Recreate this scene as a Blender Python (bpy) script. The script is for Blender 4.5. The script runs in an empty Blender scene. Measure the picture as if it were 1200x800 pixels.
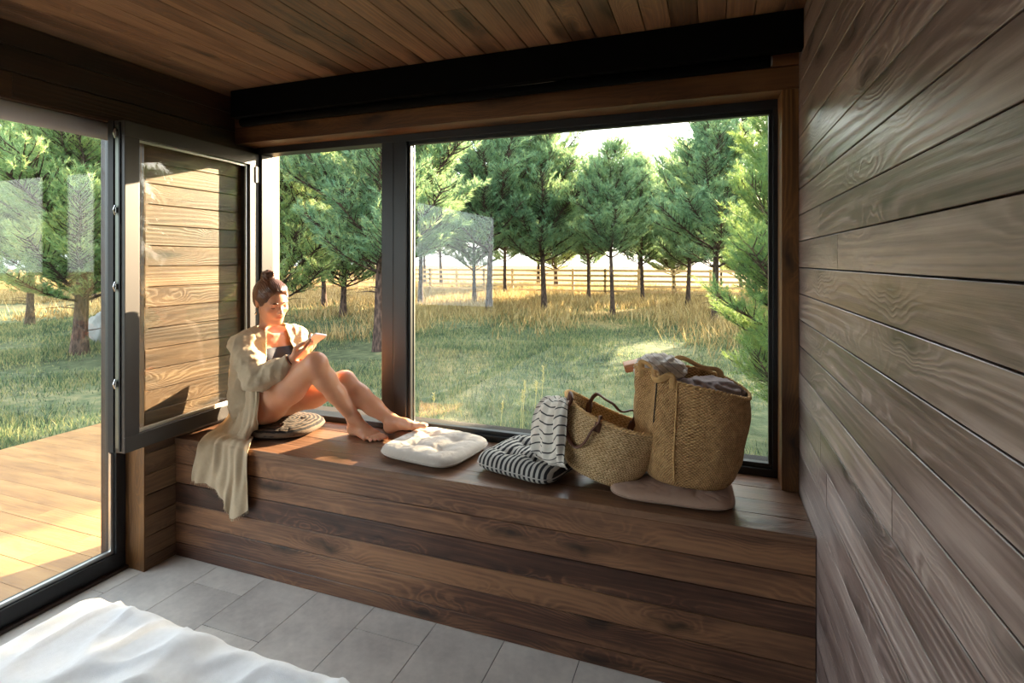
import bpy, bmesh, math, random
import numpy as np
from mathutils import Vector, Matrix, Euler, noise as mnoise
random.seed(7)
RNG = np.random.default_rng(11)
COL = bpy.context.scene.collection
PI = math.pi

# ------------------------------------------------------------------ objects
def tag(o, label=None, cat=None, group=None, kind=None):
    if label: o['label'] = label
    if cat: o['category'] = cat
    if group: o['group'] = group
    if kind: o['kind'] = kind
    return o

def link(name, me, mat=None, parent=None, smooth=False):
    o = bpy.data.objects.new(name, me)
    COL.objects.link(o)
    if parent is not None:
        o.parent = parent
    if mat is not None:
        if isinstance(mat, (list, tuple)):
            for m in mat: me.materials.append(m)
        elif not me.materials:
            me.materials.append(mat)
    if smooth:
        me.polygons.foreach_set('use_smooth', [True] * len(me.polygons))
    return o

def mesh(name, verts, faces, mat=None, parent=None, smooth=False, loc=None):
    me = bpy.data.meshes.new(name)
    if isinstance(verts, np.ndarray): verts = verts.tolist()
    if isinstance(faces, np.ndarray): faces = faces.tolist()
    if loc is not None:
        verts = [(v[0]-loc[0], v[1]-loc[1], v[2]-loc[2]) for v in verts]
    me.from_pydata(verts, [], faces)
    me.update()
    o = link(name, me, mat, parent, smooth)
    if loc is not None: o.location = loc
    return o

def empty(name, loc=(0, 0, 0), rz=0.0):
    o = bpy.data.objects.new(name, None)
    COL.objects.link(o)
    o.location = loc
    o.rotation_euler = (0, 0, rz)
    o.empty_display_size = .1
    return o

def copy_tree(o, parent=None):
    c = o.copy(); COL.objects.link(c)
    if parent is not None:
        c.parent = parent
    for ch in list(o.children):
        copy_tree(ch, c)
    return c

class MB:
    """collects simple shapes into one mesh"""
    def __init__(s): s.v = []; s.f = []
    def add(s, vs, fs):
        b = len(s.v)
        s.v += [tuple(v) for v in vs]
        s.f += [tuple(b + i for i in f) for f in fs]
        return s
    def box(s, x0, x1, y0, y1, z0, z1, c=0.0):
        if x0 > x1: x0, x1 = x1, x0
        if y0 > y1: y0, y1 = y1, y0
        if z0 > z1: z0, z1 = z1, z0
        if c <= 0:
            vs = [(x, y, z) for x in (x0, x1) for y in (y0, y1) for z in (z0, z1)]
            fs = [(0,1,3,2),(4,6,7,5),(0,4,5,1),(2,3,7,6),(0,2,6,4),(1,5,7,3)]
            return s.add(vs, fs)
        bm = bmesh.new()
        vs = [bm.verts.new((x, y, z)) for x in (x0, x1) for y in (y0, y1) for z in (z0, z1)]
        for f in [(0,1,3,2),(4,6,7,5),(0,4,5,1),(2,3,7,6),(0,2,6,4),(1,5,7,3)]:
            bm.faces.new([vs[i] for i in f])
        bmesh.ops.bevel(bm, geom=bm.edges[:], offset=c, segments=2, profile=.6, affect='EDGES')
        bm.verts.index_update()
        s.add([v.co[:] for v in bm.verts], [[v.index for v in f.verts] for f in bm.faces])
        bm.free()
        return s
    def tube(s, pts, r, n=8, caps=True, rs=None, flat=1.0, up=(0, 0, 1)):
        pts = [Vector(p) for p in pts]
        if rs is None: rs = [r] * len(pts)
        upv = Vector(up); rings = []
        prev = None
        for i, p in enumerate(pts):
            a = pts[max(0, i-1)]; b = pts[min(len(pts)-1, i+1)]
            d = (b - a).normalized()
            if prev is None:
                u = upv.cross(d)
                if u.length < 1e-3: u = Vector((1, 0, 0)).cross(d)
                u.normalize()
            else:
                u = (prev - d * prev.dot(d)).normalized()
            prev = u
            w = d.cross(u)
            rings.append([p + u * (math.cos(2*PI*k/n) * rs[i]) + w * (math.sin(2*PI*k/n) * rs[i] * flat) for k in range(n)])
        vs = [v[:] for rg in rings for v in rg]
        fs = []
        for i in range(len(pts)-1):
            for k in range(n):
                k2 = (k+1) % n
                fs.append((i*n+k, i*n+k2, (i+1)*n+k2, (i+1)*n+k))
        if caps:
            fs.append(tuple(reversed(range(n))))
            fs.append(tuple((len(pts)-1)*n + k for k in range(n)))
        return s.add(vs, fs)
    def lathe(s, prof, n=32, c=(0, 0, 0)):
        vs = [(c[0]+r*math.cos(2*PI*k/n), c[1]+r*math.sin(2*PI*k/n), c[2]+z) for r, z in prof for k in range(n)]
        fs = [(i*n+k, i*n+(k+1) % n, (i+1)*n+(k+1) % n, (i+1)*n+k) for i in range(len(prof)-1) for k in range(n)]
        return s.add(vs, fs)
    def build(s, name, mat=None, parent=None, smooth=False, loc=None):
        return mesh(name, s.v, s.f, mat, parent, smooth, loc)

# ------------------------------------------------------------------ planks
def planks(u0, u1, v0, v1, w, th, place, pitch=.0975, lens=(1.4, 2.8), phase=0.0, seed=1, c=.0022, gap=.0012):
    """boards along u, stacked in v; exposed face at w, body going th behind it. place(u,v,w)->xyz"""
    rd = random.Random(seed)
    mb = MB()
    v = v0 - phase
    while v < v1 - 1e-4:
        a, b = max(v, v0), min(v + pitch, v1)
        v += pitch
        if b - a < .004: continue
        a += gap; b -= gap
        u = u0
        first = True
        while u < u1 - 1e-4:
            L = rd.uniform(*lens)
            if first: L *= rd.uniform(.3, 1); first = False
            e = min(u + L, u1)
            if u1 - e < .25: e = u1
            p0, p1 = u + gap*.4, e - gap*.4
            dw = rd.uniform(-.0006, .0006)
            W = w + dw
            s = 1 if th > 0 else -1
            prof = [(a, W + th), (a, W + s*c), (a + c, W), (b - c, W), (b, W + s*c), (b, W + th)]
            vs = [place(p0, q, r) for q, r in prof] + [place(p1, q, r) for q, r in prof]
            n = 6
            fs = [(k, k+1, n+k+1, n+k) for k in range(5)] + [(5, 0, n, n+5)] + [tuple(range(n))[::-1], tuple(range(n, 2*n))]
            mb.add(vs, fs)
            u = e
    bm = bmesh.new()
    me = bpy.data.meshes.new('planks')
    me.from_pydata(mb.v, [], mb.f)
    bm.from_mesh(me)
    bmesh.ops.recalc_face_normals(bm, faces=bm.faces[:])
    bm.to_mesh(me); bm.free()
    return me

# ------------------------------------------------------------------ shader helpers
def new_mat(name):
    m = bpy.data.materials.new(name); m.use_nodes = True
    nt = m.node_tree
    for n in list(nt.nodes): nt.nodes.remove(n)
    return m, nt

class NT:
    def __init__(s, nt): s.nt = nt
    def n(s, t, **kw):
        nd = s.nt.nodes.new(t)
        for k, v in kw.items():
            if k.startswith('i_'):
                key = k[2:]
                key = int(key) if key.isdigit() else key.replace('_', ' ')
                s.set(nd.inputs[key], v)
            else:
                setattr(nd, k, v)
        return nd
    def set(s, sock, v):
        if isinstance(v, bpy.types.NodeSocket): s.nt.links.new(v, sock)
        elif isinstance(v, bpy.types.Node): s.nt.links.new(v.outputs[0], sock)
        else: sock.default_value = v
    def math(s, op, a, b=None, c=None, clamp=False):
        nd = s.nt.nodes.new('ShaderNodeMath'); nd.operation = op; nd.use_clamp = clamp
        s.set(nd.inputs[0], a)
        if b is not None: s.set(nd.inputs[1], b)
        if c is not None: s.set(nd.inputs[2], c)
        return nd.outputs[0]
    def vmath(s, op, a, b=None):
        nd = s.nt.nodes.new('ShaderNodeVectorMath'); nd.operation = op
        s.set(nd.inputs[0], a)
        if b is not None: s.set(nd.inputs[1], b)
        return nd.outputs[0]
    def noise(s, vec, scale, detail=3, rough=.5, dist=0.0, out=0):
        nd = s.nt.nodes.new('ShaderNodeTexNoise')
        s.set(nd.inputs['Vector'], vec); nd.inputs['Scale'].default_value = scale
        nd.inputs['Detail'].default_value = detail; nd.inputs['Roughness'].default_value = rough
        nd.inputs['Distortion'].default_value = dist
        return nd.outputs[out]
    def ramp(s, fac, stops, interp='LINEAR'):
        nd = s.nt.nodes.new('ShaderNodeValToRGB'); cr = nd.color_ramp; cr.interpolation = interp
        s.set(nd.inputs[0], fac)
        while len(cr.elements) < len(stops): cr.elements.new(.5)
        for e, (p, c) in zip(cr.elements, stops):
            e.position = p
            e.color = (c, c, c, 1) if isinstance(c, (int, float)) else (*c[:3], 1)
        return nd.outputs[0]
    def mix(s, fac, a, b, mode='MIX'):
        nd = s.nt.nodes.new('ShaderNodeMix'); nd.data_type = 'RGBA'; nd.blend_type = mode
        s.set(nd.inputs[0], fac)
        for k, v in ((6, a), (7, b)):
            if isinstance(v, (tuple, list)): nd.inputs[k].default_value = (*v[:3], 1)
            else: s.set(nd.inputs[k], v)
        return nd.outputs[2]
    def coord(s, out='Object'):
        return s.nt.nodes.new('ShaderNodeTexCoord').outputs[out]
    def mapping(s, vec, scale=(1, 1, 1), rot=(0, 0, 0), loc=(0, 0, 0)):
        nd = s.nt.nodes.new('ShaderNodeMapping')
        s.set(nd.inputs[0], vec)
        nd.inputs['Scale'].default_value = scale; nd.inputs['Rotation'].default_value = rot
        nd.inputs['Location'].default_value = loc
        return nd.outputs[0]
    def bump(s, h, strength=.3, dist=.01):
        nd = s.nt.nodes.new('ShaderNodeBump')
        nd.inputs['Strength'].default_value = strength; nd.inputs['Distance'].default_value = dist
        s.set(nd.inputs['Height'], h)
        return nd.outputs[0]
    def out(s, sh):
        o = s.nt.nodes.new('ShaderNodeOutputMaterial')
        s.nt.links.new(sh if isinstance(sh, bpy.types.NodeSocket) else sh.outputs[0], o.inputs[0])
    def princ(s, color, rough=.5, normal=None, spec=.5, metal=0, **kw):
        nd = s.nt.nodes.new('ShaderNodeBsdfPrincipled')
        if isinstance(color, (tuple, list)): nd.inputs['Base Color'].default_value = (*color[:3], 1)
        else: s.set(nd.inputs['Base Color'], color)
        s.set(nd.inputs['Roughness'], rough)
        nd.inputs['Specular IOR Level'].default_value = spec
        nd.inputs['Metallic'].default_value = metal
        if normal is not None: s.set(nd.inputs['Normal'], normal)
        for k, v in kw.items(): s.set(nd.inputs[k.replace('_', ' ')], v)
        return nd

def srgb(h):
    h = h.lstrip('#'); r = [int(h[i:i+2], 16)/255 for i in (0, 2, 4)]
    return tuple(c/12.92 if c <= .04045 else ((c+.055)/1.055)**2.4 for c in r)

def simple(name, color, rough=.5, spec=.5, metal=0, bump=None, var=0.0, vscale=6, **kw):
    m, nt = new_mat(name); N = NT(nt)
    co = N.coord()
    c = color
    if var > 0:
        nz = N.noise(co, vscale, 4, .6)
        c = N.mix(nz, tuple(max(0, x*(1-var)) for x in color), tuple(x*(1+var) for x in color))
    nrm = None
    if bump: nrm = N.bump(N.noise(co, bump[0], 4, .6), bump[1], bump[2])
    N.out(N.princ(c, rough, nrm, spec, metal, **kw))
    return m

def wood(name, axis, dark, mid, light, rough=(.35, .6), grain=1.0, knot=1.0, contrast=1.0, var=.35, bumpd=.0012, island=True):
    """stained softwood: axis = index of the grain direction in object space"""
    m, nt = new_mat(name); N = NT(nt)
    co = N.coord()
    sep = nt.nodes.new('ShaderNodeSeparateXYZ'); N.set(sep.inputs[0], co)
    o = [sep.outputs[i] for i in range(3)]
    u = o[axis]; rest = [o[i] for i in range(3) if i != axis]
    if island:
        rnd = nt.nodes.new('ShaderNodeNewGeometry').outputs['Random Per Island']
    else:
        v = nt.nodes.new('ShaderNodeValue'); v.outputs[0].default_value = .37; rnd = v.outputs[0]
    cmb = nt.nodes.new('ShaderNodeCombineXYZ')
    N.set(cmb.inputs[0], N.math('ADD', u, N.math('MULTIPLY', rnd, 37.0)))
    N.set(cmb.inputs[1], N.math('ADD', N.math('ADD', rest[0], rest[1]), N.math('MULTIPLY', rnd, 11.3)))
    N.set(cmb.inputs[2], N.math('MULTIPLY', rnd, 23.7))
    P = cmb.outputs[0]
    # knots
    kp = N.mapping(P, (1.7, 6.5, 1))
    vo = nt.nodes.new('ShaderNodeTexVoronoi'); vo.voronoi_dimensions = '2D'; vo.inputs['Scale'].default_value = 1.0
    vo.inputs['Randomness'].default_value = 1.0
    N.set(vo.inputs['Vector'], N.vmath('ADD', kp, N.mapping(N.noise(P, 9, 2, .5, out=1), (.25, .5, 0))))
    kd = vo.outputs['Distance']
    bumpk = N.math('POWER', 2.718, N.math('MULTIPLY', N.math('MULTIPLY', kd, kd), -14.0))
    # ring phase
    big = N.noise(N.mapping(P, (.55, 8, 1)), 1.0, 1, .4)
    fine = N.noise(N.mapping(P, (3, 60, 1)), 1.0, 3, .6)
    vv = N.math('ADD', N.math('ADD', rest[0], rest[1]), 0.0)
    ph = N.math('ADD', N.math('MULTIPLY', vv, 330*grain), N.math('MULTIPLY', big, 44*grain))
    ph = N.math('ADD', ph, N.math('MULTIPLY', bumpk, 34*knot*grain))
    ph = N.math('ADD', ph, N.math('MULTIPLY', fine, 2.2))
    ring = N.math('MULTIPLY_ADD', N.math('SINE', ph), .5, .5)
    ring = N.math('MULTIPLY', N.math('POWER', ring, 1.8), N.ramp(N.noise(N.mapping(P, (1.1, 12, 1)), 1.0, 2, .5), [(.35, .25), (.65, 1.5)]))
    streak = N.noise(N.mapping(P, (2.2, 110, 1)), 1.0, 4, .65)
    blot = N.noise(N.mapping(P, (1.6, 9, 1)), 1.0, 4, .65)
    t = N.math('ADD', N.math('MULTIPLY', ring, .15*contrast), N.math('MULTIPLY', streak, .42*contrast))
    t = N.math('ADD', t, N.math('MULTIPLY', blot, 1.05))
    t = N.math('ADD', t, N.math('MULTIPLY', N.math('SUBTRACT', rnd, .5), var))
    t = N.math('SUBTRACT', t, .31 + .15*(contrast-1))
    col = N.ramp(t, [(0.12, dark), (.45, mid), (.85, light)])
    # knot core
    core = N.ramp(kd, [(.03, 1.0), (.20, 0.0)])
    kc = N.math('MULTIPLY', N.ramp(vo.outputs['Color'], [(.40, 0.0), (.46, 1.0)]), core)
    col = N.mix(N.math('MULTIPLY', kc, .8*min(knot, 1)), col, tuple(c*.35 for c in dark))
    h = N.math('ADD', N.math('MULTIPLY', ring, .5), N.math('MULTIPLY', streak, .8))
    nrm = N.bump(h, .55, bumpd)
    rg = N.math('MULTIPLY_ADD', N.math('ADD', N.math('MULTIPLY', ring, .5), N.math('MULTIPLY', blot, .5)), rough[1]-rough[0], rough[0])
    N.out(N.princ(col, rg, nrm, .5))
    return m

def glass_mat(name, tint=(.96, .985, .97)):
    m, nt = new_mat(name); N = NT(nt)
    tr = N.n('ShaderNodeBsdfTransparent'); tr.inputs[0].default_value = (*tint, 1)
    gl = N.n('ShaderNodeBsdfGlossy'); gl.inputs['Roughness'].default_value = 0.0
    fr = N.n('ShaderNodeFresnel')
    bf = nt.nodes.new('ShaderNodeNewGeometry').outputs['Backfacing']      # both faces of the pane reflect alike
    N.set(fr.inputs['IOR'], N.math('MULTIPLY_ADD', bf, 1/1.5-1.5, 1.5))
    mx = N.n('ShaderNodeMixShader')
    N.set(mx.inputs[0], fr); nt.links.new(tr.outputs[0], mx.inputs[1]); nt.links.new(gl.outputs[0], mx.inputs[2])
    N.out(mx)
    return m
SUN_AZ_DEG, SUN_EL_DEG = 22.0, 16.5
SKY_STRENGTH = 2.6
SUN_E = 27.0
EXPOSURE = .92
# ------------------------------------------------------------------ dimensions (metres)
XR, XL, ZC, YB = .314, -2.474, 2.355, -3.2      # right wall, left wall face, ceiling, rear wall
YT, YF, YO = 2.265, 2.385, 2.56                 # trim face, window frame face, outer facade
BH, BY = .582, 1.912                            # bench height, bench front
XG = -2.6                                       # glass wall frame face

M = {}
M['wall_wood'] = wood('grey_brown_wall_wood', 1, srgb('#443834'), srgb('#7c6a65'), srgb('#ad9c95'), (.27, .5), grain=.8, contrast=1.15, var=.3)
M['left_wood'] = wood('left_wall_wood', 1, srgb('#33241b'), srgb('#604632'), srgb('#8b6d4e'), (.35, .6), contrast=.8)
M['left_wood_x'] = wood('rear_wall_wood', 0, srgb('#35281d'), srgb('#665039'), srgb('#8d7452'), (.35, .6), contrast=.8)
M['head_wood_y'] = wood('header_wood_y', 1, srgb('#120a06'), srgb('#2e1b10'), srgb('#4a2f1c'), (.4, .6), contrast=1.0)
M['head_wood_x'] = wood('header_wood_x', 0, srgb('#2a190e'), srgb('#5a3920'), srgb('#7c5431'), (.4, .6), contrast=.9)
M['trim_z'] = wood('trim_wood_z', 2, srgb('#24150a'), srgb('#5a3a1c'), srgb('#8a5f33'), (.4, .6), contrast=1.1)
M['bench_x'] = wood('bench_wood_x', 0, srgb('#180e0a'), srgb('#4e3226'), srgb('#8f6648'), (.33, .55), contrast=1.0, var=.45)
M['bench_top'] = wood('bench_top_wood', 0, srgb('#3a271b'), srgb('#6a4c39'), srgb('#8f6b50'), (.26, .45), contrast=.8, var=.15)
M['ceil_y'] = wood('ceiling_wood_y', 1, srgb('#33241a'), srgb('#6f503b'), srgb('#9c7a5b'), (.4, .62), contrast=.9, var=.3)
M['deck'] = wood('larch_deck_wood', 0, srgb('#7c5632'), srgb('#a07646'), srgb('#b58d5b'), (.5, .75), contrast=.7, knot=.3, var=.25)
M['pale_ext'] = wood('pale_exterior_wood', 2, srgb('#83705a'), srgb('#a8957a'), srgb('#c0b095'), (.5, .8), contrast=.5, knot=.3)
M['anth'] = simple('anthracite_frame', srgb('#1d1f22'), .42, .5, bump=(900, .15, .0004))
M['anth_int'] = simple('dark_bronze_frame', srgb('#3a302a'), .4, .5)
M['gasket'] = simple('rubber_gasket', (.006, .006, .007), .6)
M['silver'] = simple('brushed_hardware', (.55, .56, .55), .3, metal=1, var=.15, vscale=40)
M['black'] = simple('black_fabric', (.002, .002, .002), .9, .08)
M['sash'] = simple('bronze_grey_frame', srgb('#33302e'), .42, .5, bump=(900, .15, .0004))
M['grey_blind'] = simple('grey_blind_fabric', srgb('#b4b2ba'), .75, bump=(600, .2, .0005))
M['glass'] = glass_mat('window_glass')
M['dark_gap'] = simple('dark_backing', (.01, .007, .005), .9)

def tile_mat():
    m, nt = new_mat('grey_floor_tile'); N = NT(nt)
    co = N.coord()
    rnd = nt.nodes.new('ShaderNodeNewGeometry').outputs['Random Per Island']
    a = N.noise(co, 3.2, 5, .6); b = N.noise(co, 26, 4, .6)
    t = N.math('ADD', N.math('MULTIPLY', a, .7), N.math('MULTIPLY', b, .3))
    t = N.math('ADD', t, N.math('MULTIPLY', N.math('SUBTRACT', rnd, .5), .16))
    c = N.ramp(t, [(.3, srgb('#ada8a4')), (.5, srgb('#c9c3bd')), (.65, srgb('#dbd5cd'))])
    N.out(N.princ(c, N.math('MULTIPLY_ADD', a, .2, .36), N.bump(b, .15, .002), .45))
    return m
M['tile'] = tile_mat()
M['grout'] = simple('tile_grout', srgb('#55575a'), .9)

def struct(name, me_or_mb, mat):
    if isinstance(me_or_mb, MB): o = me_or_mb.build(name, mat)
    else: o = link(name, me_or_mb, mat)
    o['kind'] = 'structure'
    return o

# floor: large grey tiles laid in columns
mb = MB(); tp = .2915; x = -.446 - tp*8; k = 0
mb2 = MB().box(-2.62, XR+.02, YB, BY+.1, -.06, -.003)
while x < XR:
    y = 1.585 + (.58/3) * ((k*2) % 3) - .87*7
    while y < BY + .05:
        x0, x1 = max(x + .0015, -2.6), min(x + tp - .0015, XR)
        y0, y1 = max(y + .0015, YB), min(y + .8685, BY + .02)
        if x1 > x0 and y1 > y0: mb.box(x0, x1, y0, y1, -.02, 0)
        y += .87
    x += tp; k += 1
fl = struct('floor', mb2, M['grout'])
ft = mb.build('tile_surface', M['tile'], fl)
# right wall, back wall
struct('wall_right', planks(YB, YO, 0, ZC, XR, .04, lambda u, v, w: (w, u, v), phase=.036, seed=4, lens=(2.2, 4.6), c=.0012, gap=.0017), M['wall_wood'])
o = MB().box(XR+.03, XR+.18, YB-.15, YO, -.1, ZC+.25).build('wall_backing', M['dark_gap'], bpy.data.objects['wall_right'])
# rear wall behind the viewer: timber with a large glazed opening
rw = planks(XL, XR, 0, ZC, YB, -.04, lambda u, v, w: (u, w, v), seed=9)
struct('wall_rear', rw, M['left_wood_x'])
MB().box(XL-.25, XR+.15, YB-.2, YB-.05, -.1, ZC+.2).build('wall_backing', M['dark_gap'], bpy.data.objects['wall_rear'])
# ceiling
struct('ceiling', planks(YB, YO, XL-.16, XR+.02, ZC, .03, lambda u, v, w: (v, u, w), phase=.04, seed=21, lens=(1.6, 3.4)), M['ceil_y'])
MB().box(XL-.5, XR+.3, YB-.3, YO+.35, ZC+.028, ZC+.24).build('roof_slab', M['dark_gap'], bpy.data.objects['ceiling'])

# left wall: header over the glass door, corner pier with planks
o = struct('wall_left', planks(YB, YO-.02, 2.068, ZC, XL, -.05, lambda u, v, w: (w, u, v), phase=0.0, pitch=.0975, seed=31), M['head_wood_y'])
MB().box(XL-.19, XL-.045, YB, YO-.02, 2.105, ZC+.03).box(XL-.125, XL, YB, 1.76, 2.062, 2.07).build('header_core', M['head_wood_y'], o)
# pier (corner post): plank face towards the room, end board towards the viewer
pp = struct('trim_1', planks(1.762, YO-.02, 0, 2.068, XL-.001, -.02, lambda u, v, w: (w, u, v), phase=.036, seed=8, lens=(3, 4)), M['left_wood'])
MB().box(-2.605, XL-.002, 1.757, 1.776, 0, 2.068, .002).build('end_board', M['trim_z'], pp)
MB().box(-2.745, XL-.021, 1.777, YO-.02, -.3, 2.3).build('post_core', M['head_wood_y'], pp)
MB().box(-2.755, XL-.01, YO-.02, YO, -.3, 2.3).box(-2.755, -2.745, 1.8, YO-.02, -.3, 2.3).build('outer_cladding', M['pale_ext'], pp)

# front wall above / around the window
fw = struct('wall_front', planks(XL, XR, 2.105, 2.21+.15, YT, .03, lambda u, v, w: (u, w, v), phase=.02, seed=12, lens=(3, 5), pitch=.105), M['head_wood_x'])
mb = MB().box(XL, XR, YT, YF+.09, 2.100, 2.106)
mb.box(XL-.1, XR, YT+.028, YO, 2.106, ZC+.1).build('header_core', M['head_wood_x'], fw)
struct('trim_2', MB().box(.255, XR-.001, YT, YF+.09, BH, 2.10, .002), M['trim_z'])
mbx = MB().box(.262, XR+.15, YF+.09, YO, -.3, 2.106).box(-2.47, -2.405, YF+.085, 2.522, .50, 2.106).box(-2.47, .262, YO-.02, YO+.012, 2.09, 2.4)
o = struct('trim_3', mbx, M['pale_ext'])
# wall below the window outside
struct('trim_4', MB().box(-2.745, XR+.15, YF+.01, YO, -.35, BH-.03), M['dark_gap'])
struct('trim_5', MB().box(-2.42, .27, YF+.08, YO+.05, .575, .59), M['dark_gap'])   # outside sill

# ---------------- window_1: black frame, fixed pane, open casement
wn = empty('window_1', (-.9, YF, BH)); wn['kind'] = 'structure'
off = (-.9, YF, BH)
def wbox(mb, x0, x1, y0, y1, z0, z1, c=.003): return mb.box(x0-off[0], x1-off[0], y0-off[1], y1-off[1], z0-off[2], z1-off[2], c)
fr = MB()
wbox(fr, -2.44, .262, YF, YF+.085, BH-.0, .612); wbox(fr, -2.44, .262, YF, YF+.085, 2.062, 2.10)
wbox(fr, -2.44, -2.402, YF, YF+.085, .612, 2.062); wbox(fr, .236, .262, YF, YF+.085, .612, 2.062)
wbox(fr, -1.602, -1.53, YF, YF+.085, .612, 2.062); wbox(fr, -1.528, -1.452, YF-.004, YF+.085, .612, 2.062)
fr.build('window_frame', M['anth'], wn)
gb = MB()   # slim glazing beads round the fixed pane
wbox(gb, -1.452, .236, YF+.012, YF+.04, .612, .632, .002); wbox(gb, -1.452, .236, YF+.012, YF+.04, 2.045, 2.062, .002)
wbox(gb, -1.452, -1.436, YF+.012, YF+.04, .632, 2.045, .002); wbox(gb, .222, .236, YF+.012, YF+.04, .632, 2.045, .002)
gb.build('glazing_bead', M['anth'], wn)
gs = MB(); wbox(gs, -1.452, -1.444, YF+.052, YF+.058, .62, 2.05, 0); wbox(gs, -1.44, -1.432, YF+.041, YF+.05, .62, 2.05, 0)
gs.build('spacer_strip', M['silver'], wn)
gp = MB(); wbox(gp, -1.45, .235, YF+.044, YF+.050, .614, 2.06, 0); gp.build('pane', M['glass'], wn)

# open casement: hinged at left jamb, swung into the room
sh = empty('window_2', (-2.418, YF-.005, .621)); sh['kind'] = 'structure'
sh.rotation_euler = (0, 0, -math.radians(90-4.1))
# local x: hinge -> free edge, local y: -thickness(room side face when open is +y) 
L_, H_, T_ = .79, 1.438, .078
s = MB(); w_ = .068
for (x0, x1, z0, z1) in ((0, L_, 0, w_), (0, L_, H_-w_, H_), (0, w_, w_, H_-w_), (L_-w_, L_, w_, H_-w_)):
    s.box(x0, x1, -T_, 0, z0, z1, .003)
s.build('casement_frame', M['sash'], sh)
s = MB(); s.box(L_, L_+.002, -.052, -.034, .02, H_-.02); s.build('lock_strip', simple('dull_hardware', (.16, .17, .15), .45, metal=1), sh)
s = MB().box(L_, L_+.006, -T_-.012, -.058, .0, H_, .001).box(L_, L_+.005, -.03, -.022, .01, H_-.01)
s.box(0, L_, -T_-.012, -T_, -.008, .012, .001)
s.build('gasket', M['gasket'], sh)
for zc in (.30, .72, 1.05, 1.38):
    s = MB().box(L_+.002, L_+.012, -.050, -.036, zc-.012, zc+.012, .002).tube([(L_+.008, -.043, zc-.02), (L_+.016, -.043, zc), (L_+.008, -.043, zc+.02)], .004, 6)
    s.build('lock_cam', M['silver'], sh)
s = MB()
for (x0, x1, z0, z1) in ((w_, L_-w_, w_, w_+.016), (w_, L_-w_, H_-w_-.012, H_-w_), (w_, w_+.012, w_, H_-w_), (L_-w_-.012, L_-w_, w_, H_-w_)):
    s.box(x0, x1, -.03, -.016, z0, z1, .002)
s.build('glazing_bead', M['silver'], sh)
MB().box(w_, L_-w_, -.05, -.044, w_, H_-w_).build('pane', M['glass'], sh)
for zc in (.12, 1.32):
    MB().tube([(-.008, -.004, zc-.05), (-.008, -.004, zc+.05)], .009, 12).box(-.004, .03, -.002, .006, zc-.045, zc+.045, .001).build('hinge', M['anth'], sh)

# ---------------- door_1: large glazed door in the left wall
YD = -1.75
struct('wall_side', planks(YB, YD, 0, 2.068, XL-.001, -.03, lambda u, v, w: (w, u, v), seed=61), M['left_wood'])
MB().box(XL-.2, XL-.035, YB, YD, -.3, 2.07).build('wall_core', M['dark_gap'], bpy.data.objects['wall_side'])
dr = empty('door_1', (XG, 0, 0)); dr['kind'] = 'structure'
d = MB()
d.box(-.075, 0, YD, 1.757, .0, .085, .003); d.box(-.075, 0, YD, 1.757, 2.03, 2.068, .003)
d.box(-.075, 0, 1.712, 1.757, .085, 2.03, .003); d.box(-.075, 0, YD, YD+.06, .085, 2.03, .003)
d.build('door_frame', M['anth'], dr)
d = MB(); d.box(-.03, -.014, YD+.06, 1.712, .085, .102, .002); d.box(-.03, -.014, 1.698, 1.712, .1, 2.03, .002)
d.build('glazing_bead', M['silver'], dr)
MB().box(-.12, -.08, 1.722, 1.757, -.05, 2.06, .002).build('outer_stop', M['head_wood_y'], dr)
MB().box(-.046, -.040, YD+.03, 1.71, .08, 2.035).build('pane', M['glass'], dr)
# wooden threshold strip at the floor
struct('baseboard_left', MB().box(XG+.001, XG+.022, YB, 1.757, .0, .016, .002), M['head_wood_y'])

# roller blinds
b = empty('roller_blind', (-2.545, -.6, 2.036))
MB().tube([(0, -1.1, 0), (0, 2.355, 0)], .042, 24).build('rolled_fabric', M['grey_blind'], b, True)
tag(b, 'rolled up grey roller blind under the header above the glazed door', 'blind')
b = empty('roller_blind', (-1.05, 2.2, 2.2))
MB().box(-1.335+.0, 1.3635, -.044, .0, .011, .153, .003).box(-1.335, 1.3635, 0, .063, .13, .153).build('cassette', M['black'], b)
MB().tube([(-1.30, -.002, -.01), (1.26, -.002, -.01)], .021, 20).build('rolled_fabric', M['black'], b, True)
MB().tube([(1.26, -.002, -.01), (1.266, -.002, -.01)], .017, 16).build('end_cap', M['silver'], b)
tag(b, 'long black roller blind cassette under the ceiling above the big window', 'blind')

# ---------------- bench with plank front and top: built-in window seat
bn = empty('window_bench', ((XL+XR)/2, (BY+YF)/2, 0))
bo = (-(XL+XR)/2, -(BY+YF)/2, 0)
def shifted(me, off):
    me.transform(Matrix.Translation(off)); return me
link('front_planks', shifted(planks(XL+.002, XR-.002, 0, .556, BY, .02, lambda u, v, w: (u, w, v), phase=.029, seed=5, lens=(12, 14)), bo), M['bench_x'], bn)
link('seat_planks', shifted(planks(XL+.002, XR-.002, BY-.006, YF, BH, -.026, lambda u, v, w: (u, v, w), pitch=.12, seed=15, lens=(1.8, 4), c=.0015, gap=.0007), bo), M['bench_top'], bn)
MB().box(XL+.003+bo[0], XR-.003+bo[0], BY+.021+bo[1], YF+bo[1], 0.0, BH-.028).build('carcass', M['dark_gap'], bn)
tag(bn, 'long dark-stained plank bench built in under the big window', 'bench')
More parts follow.
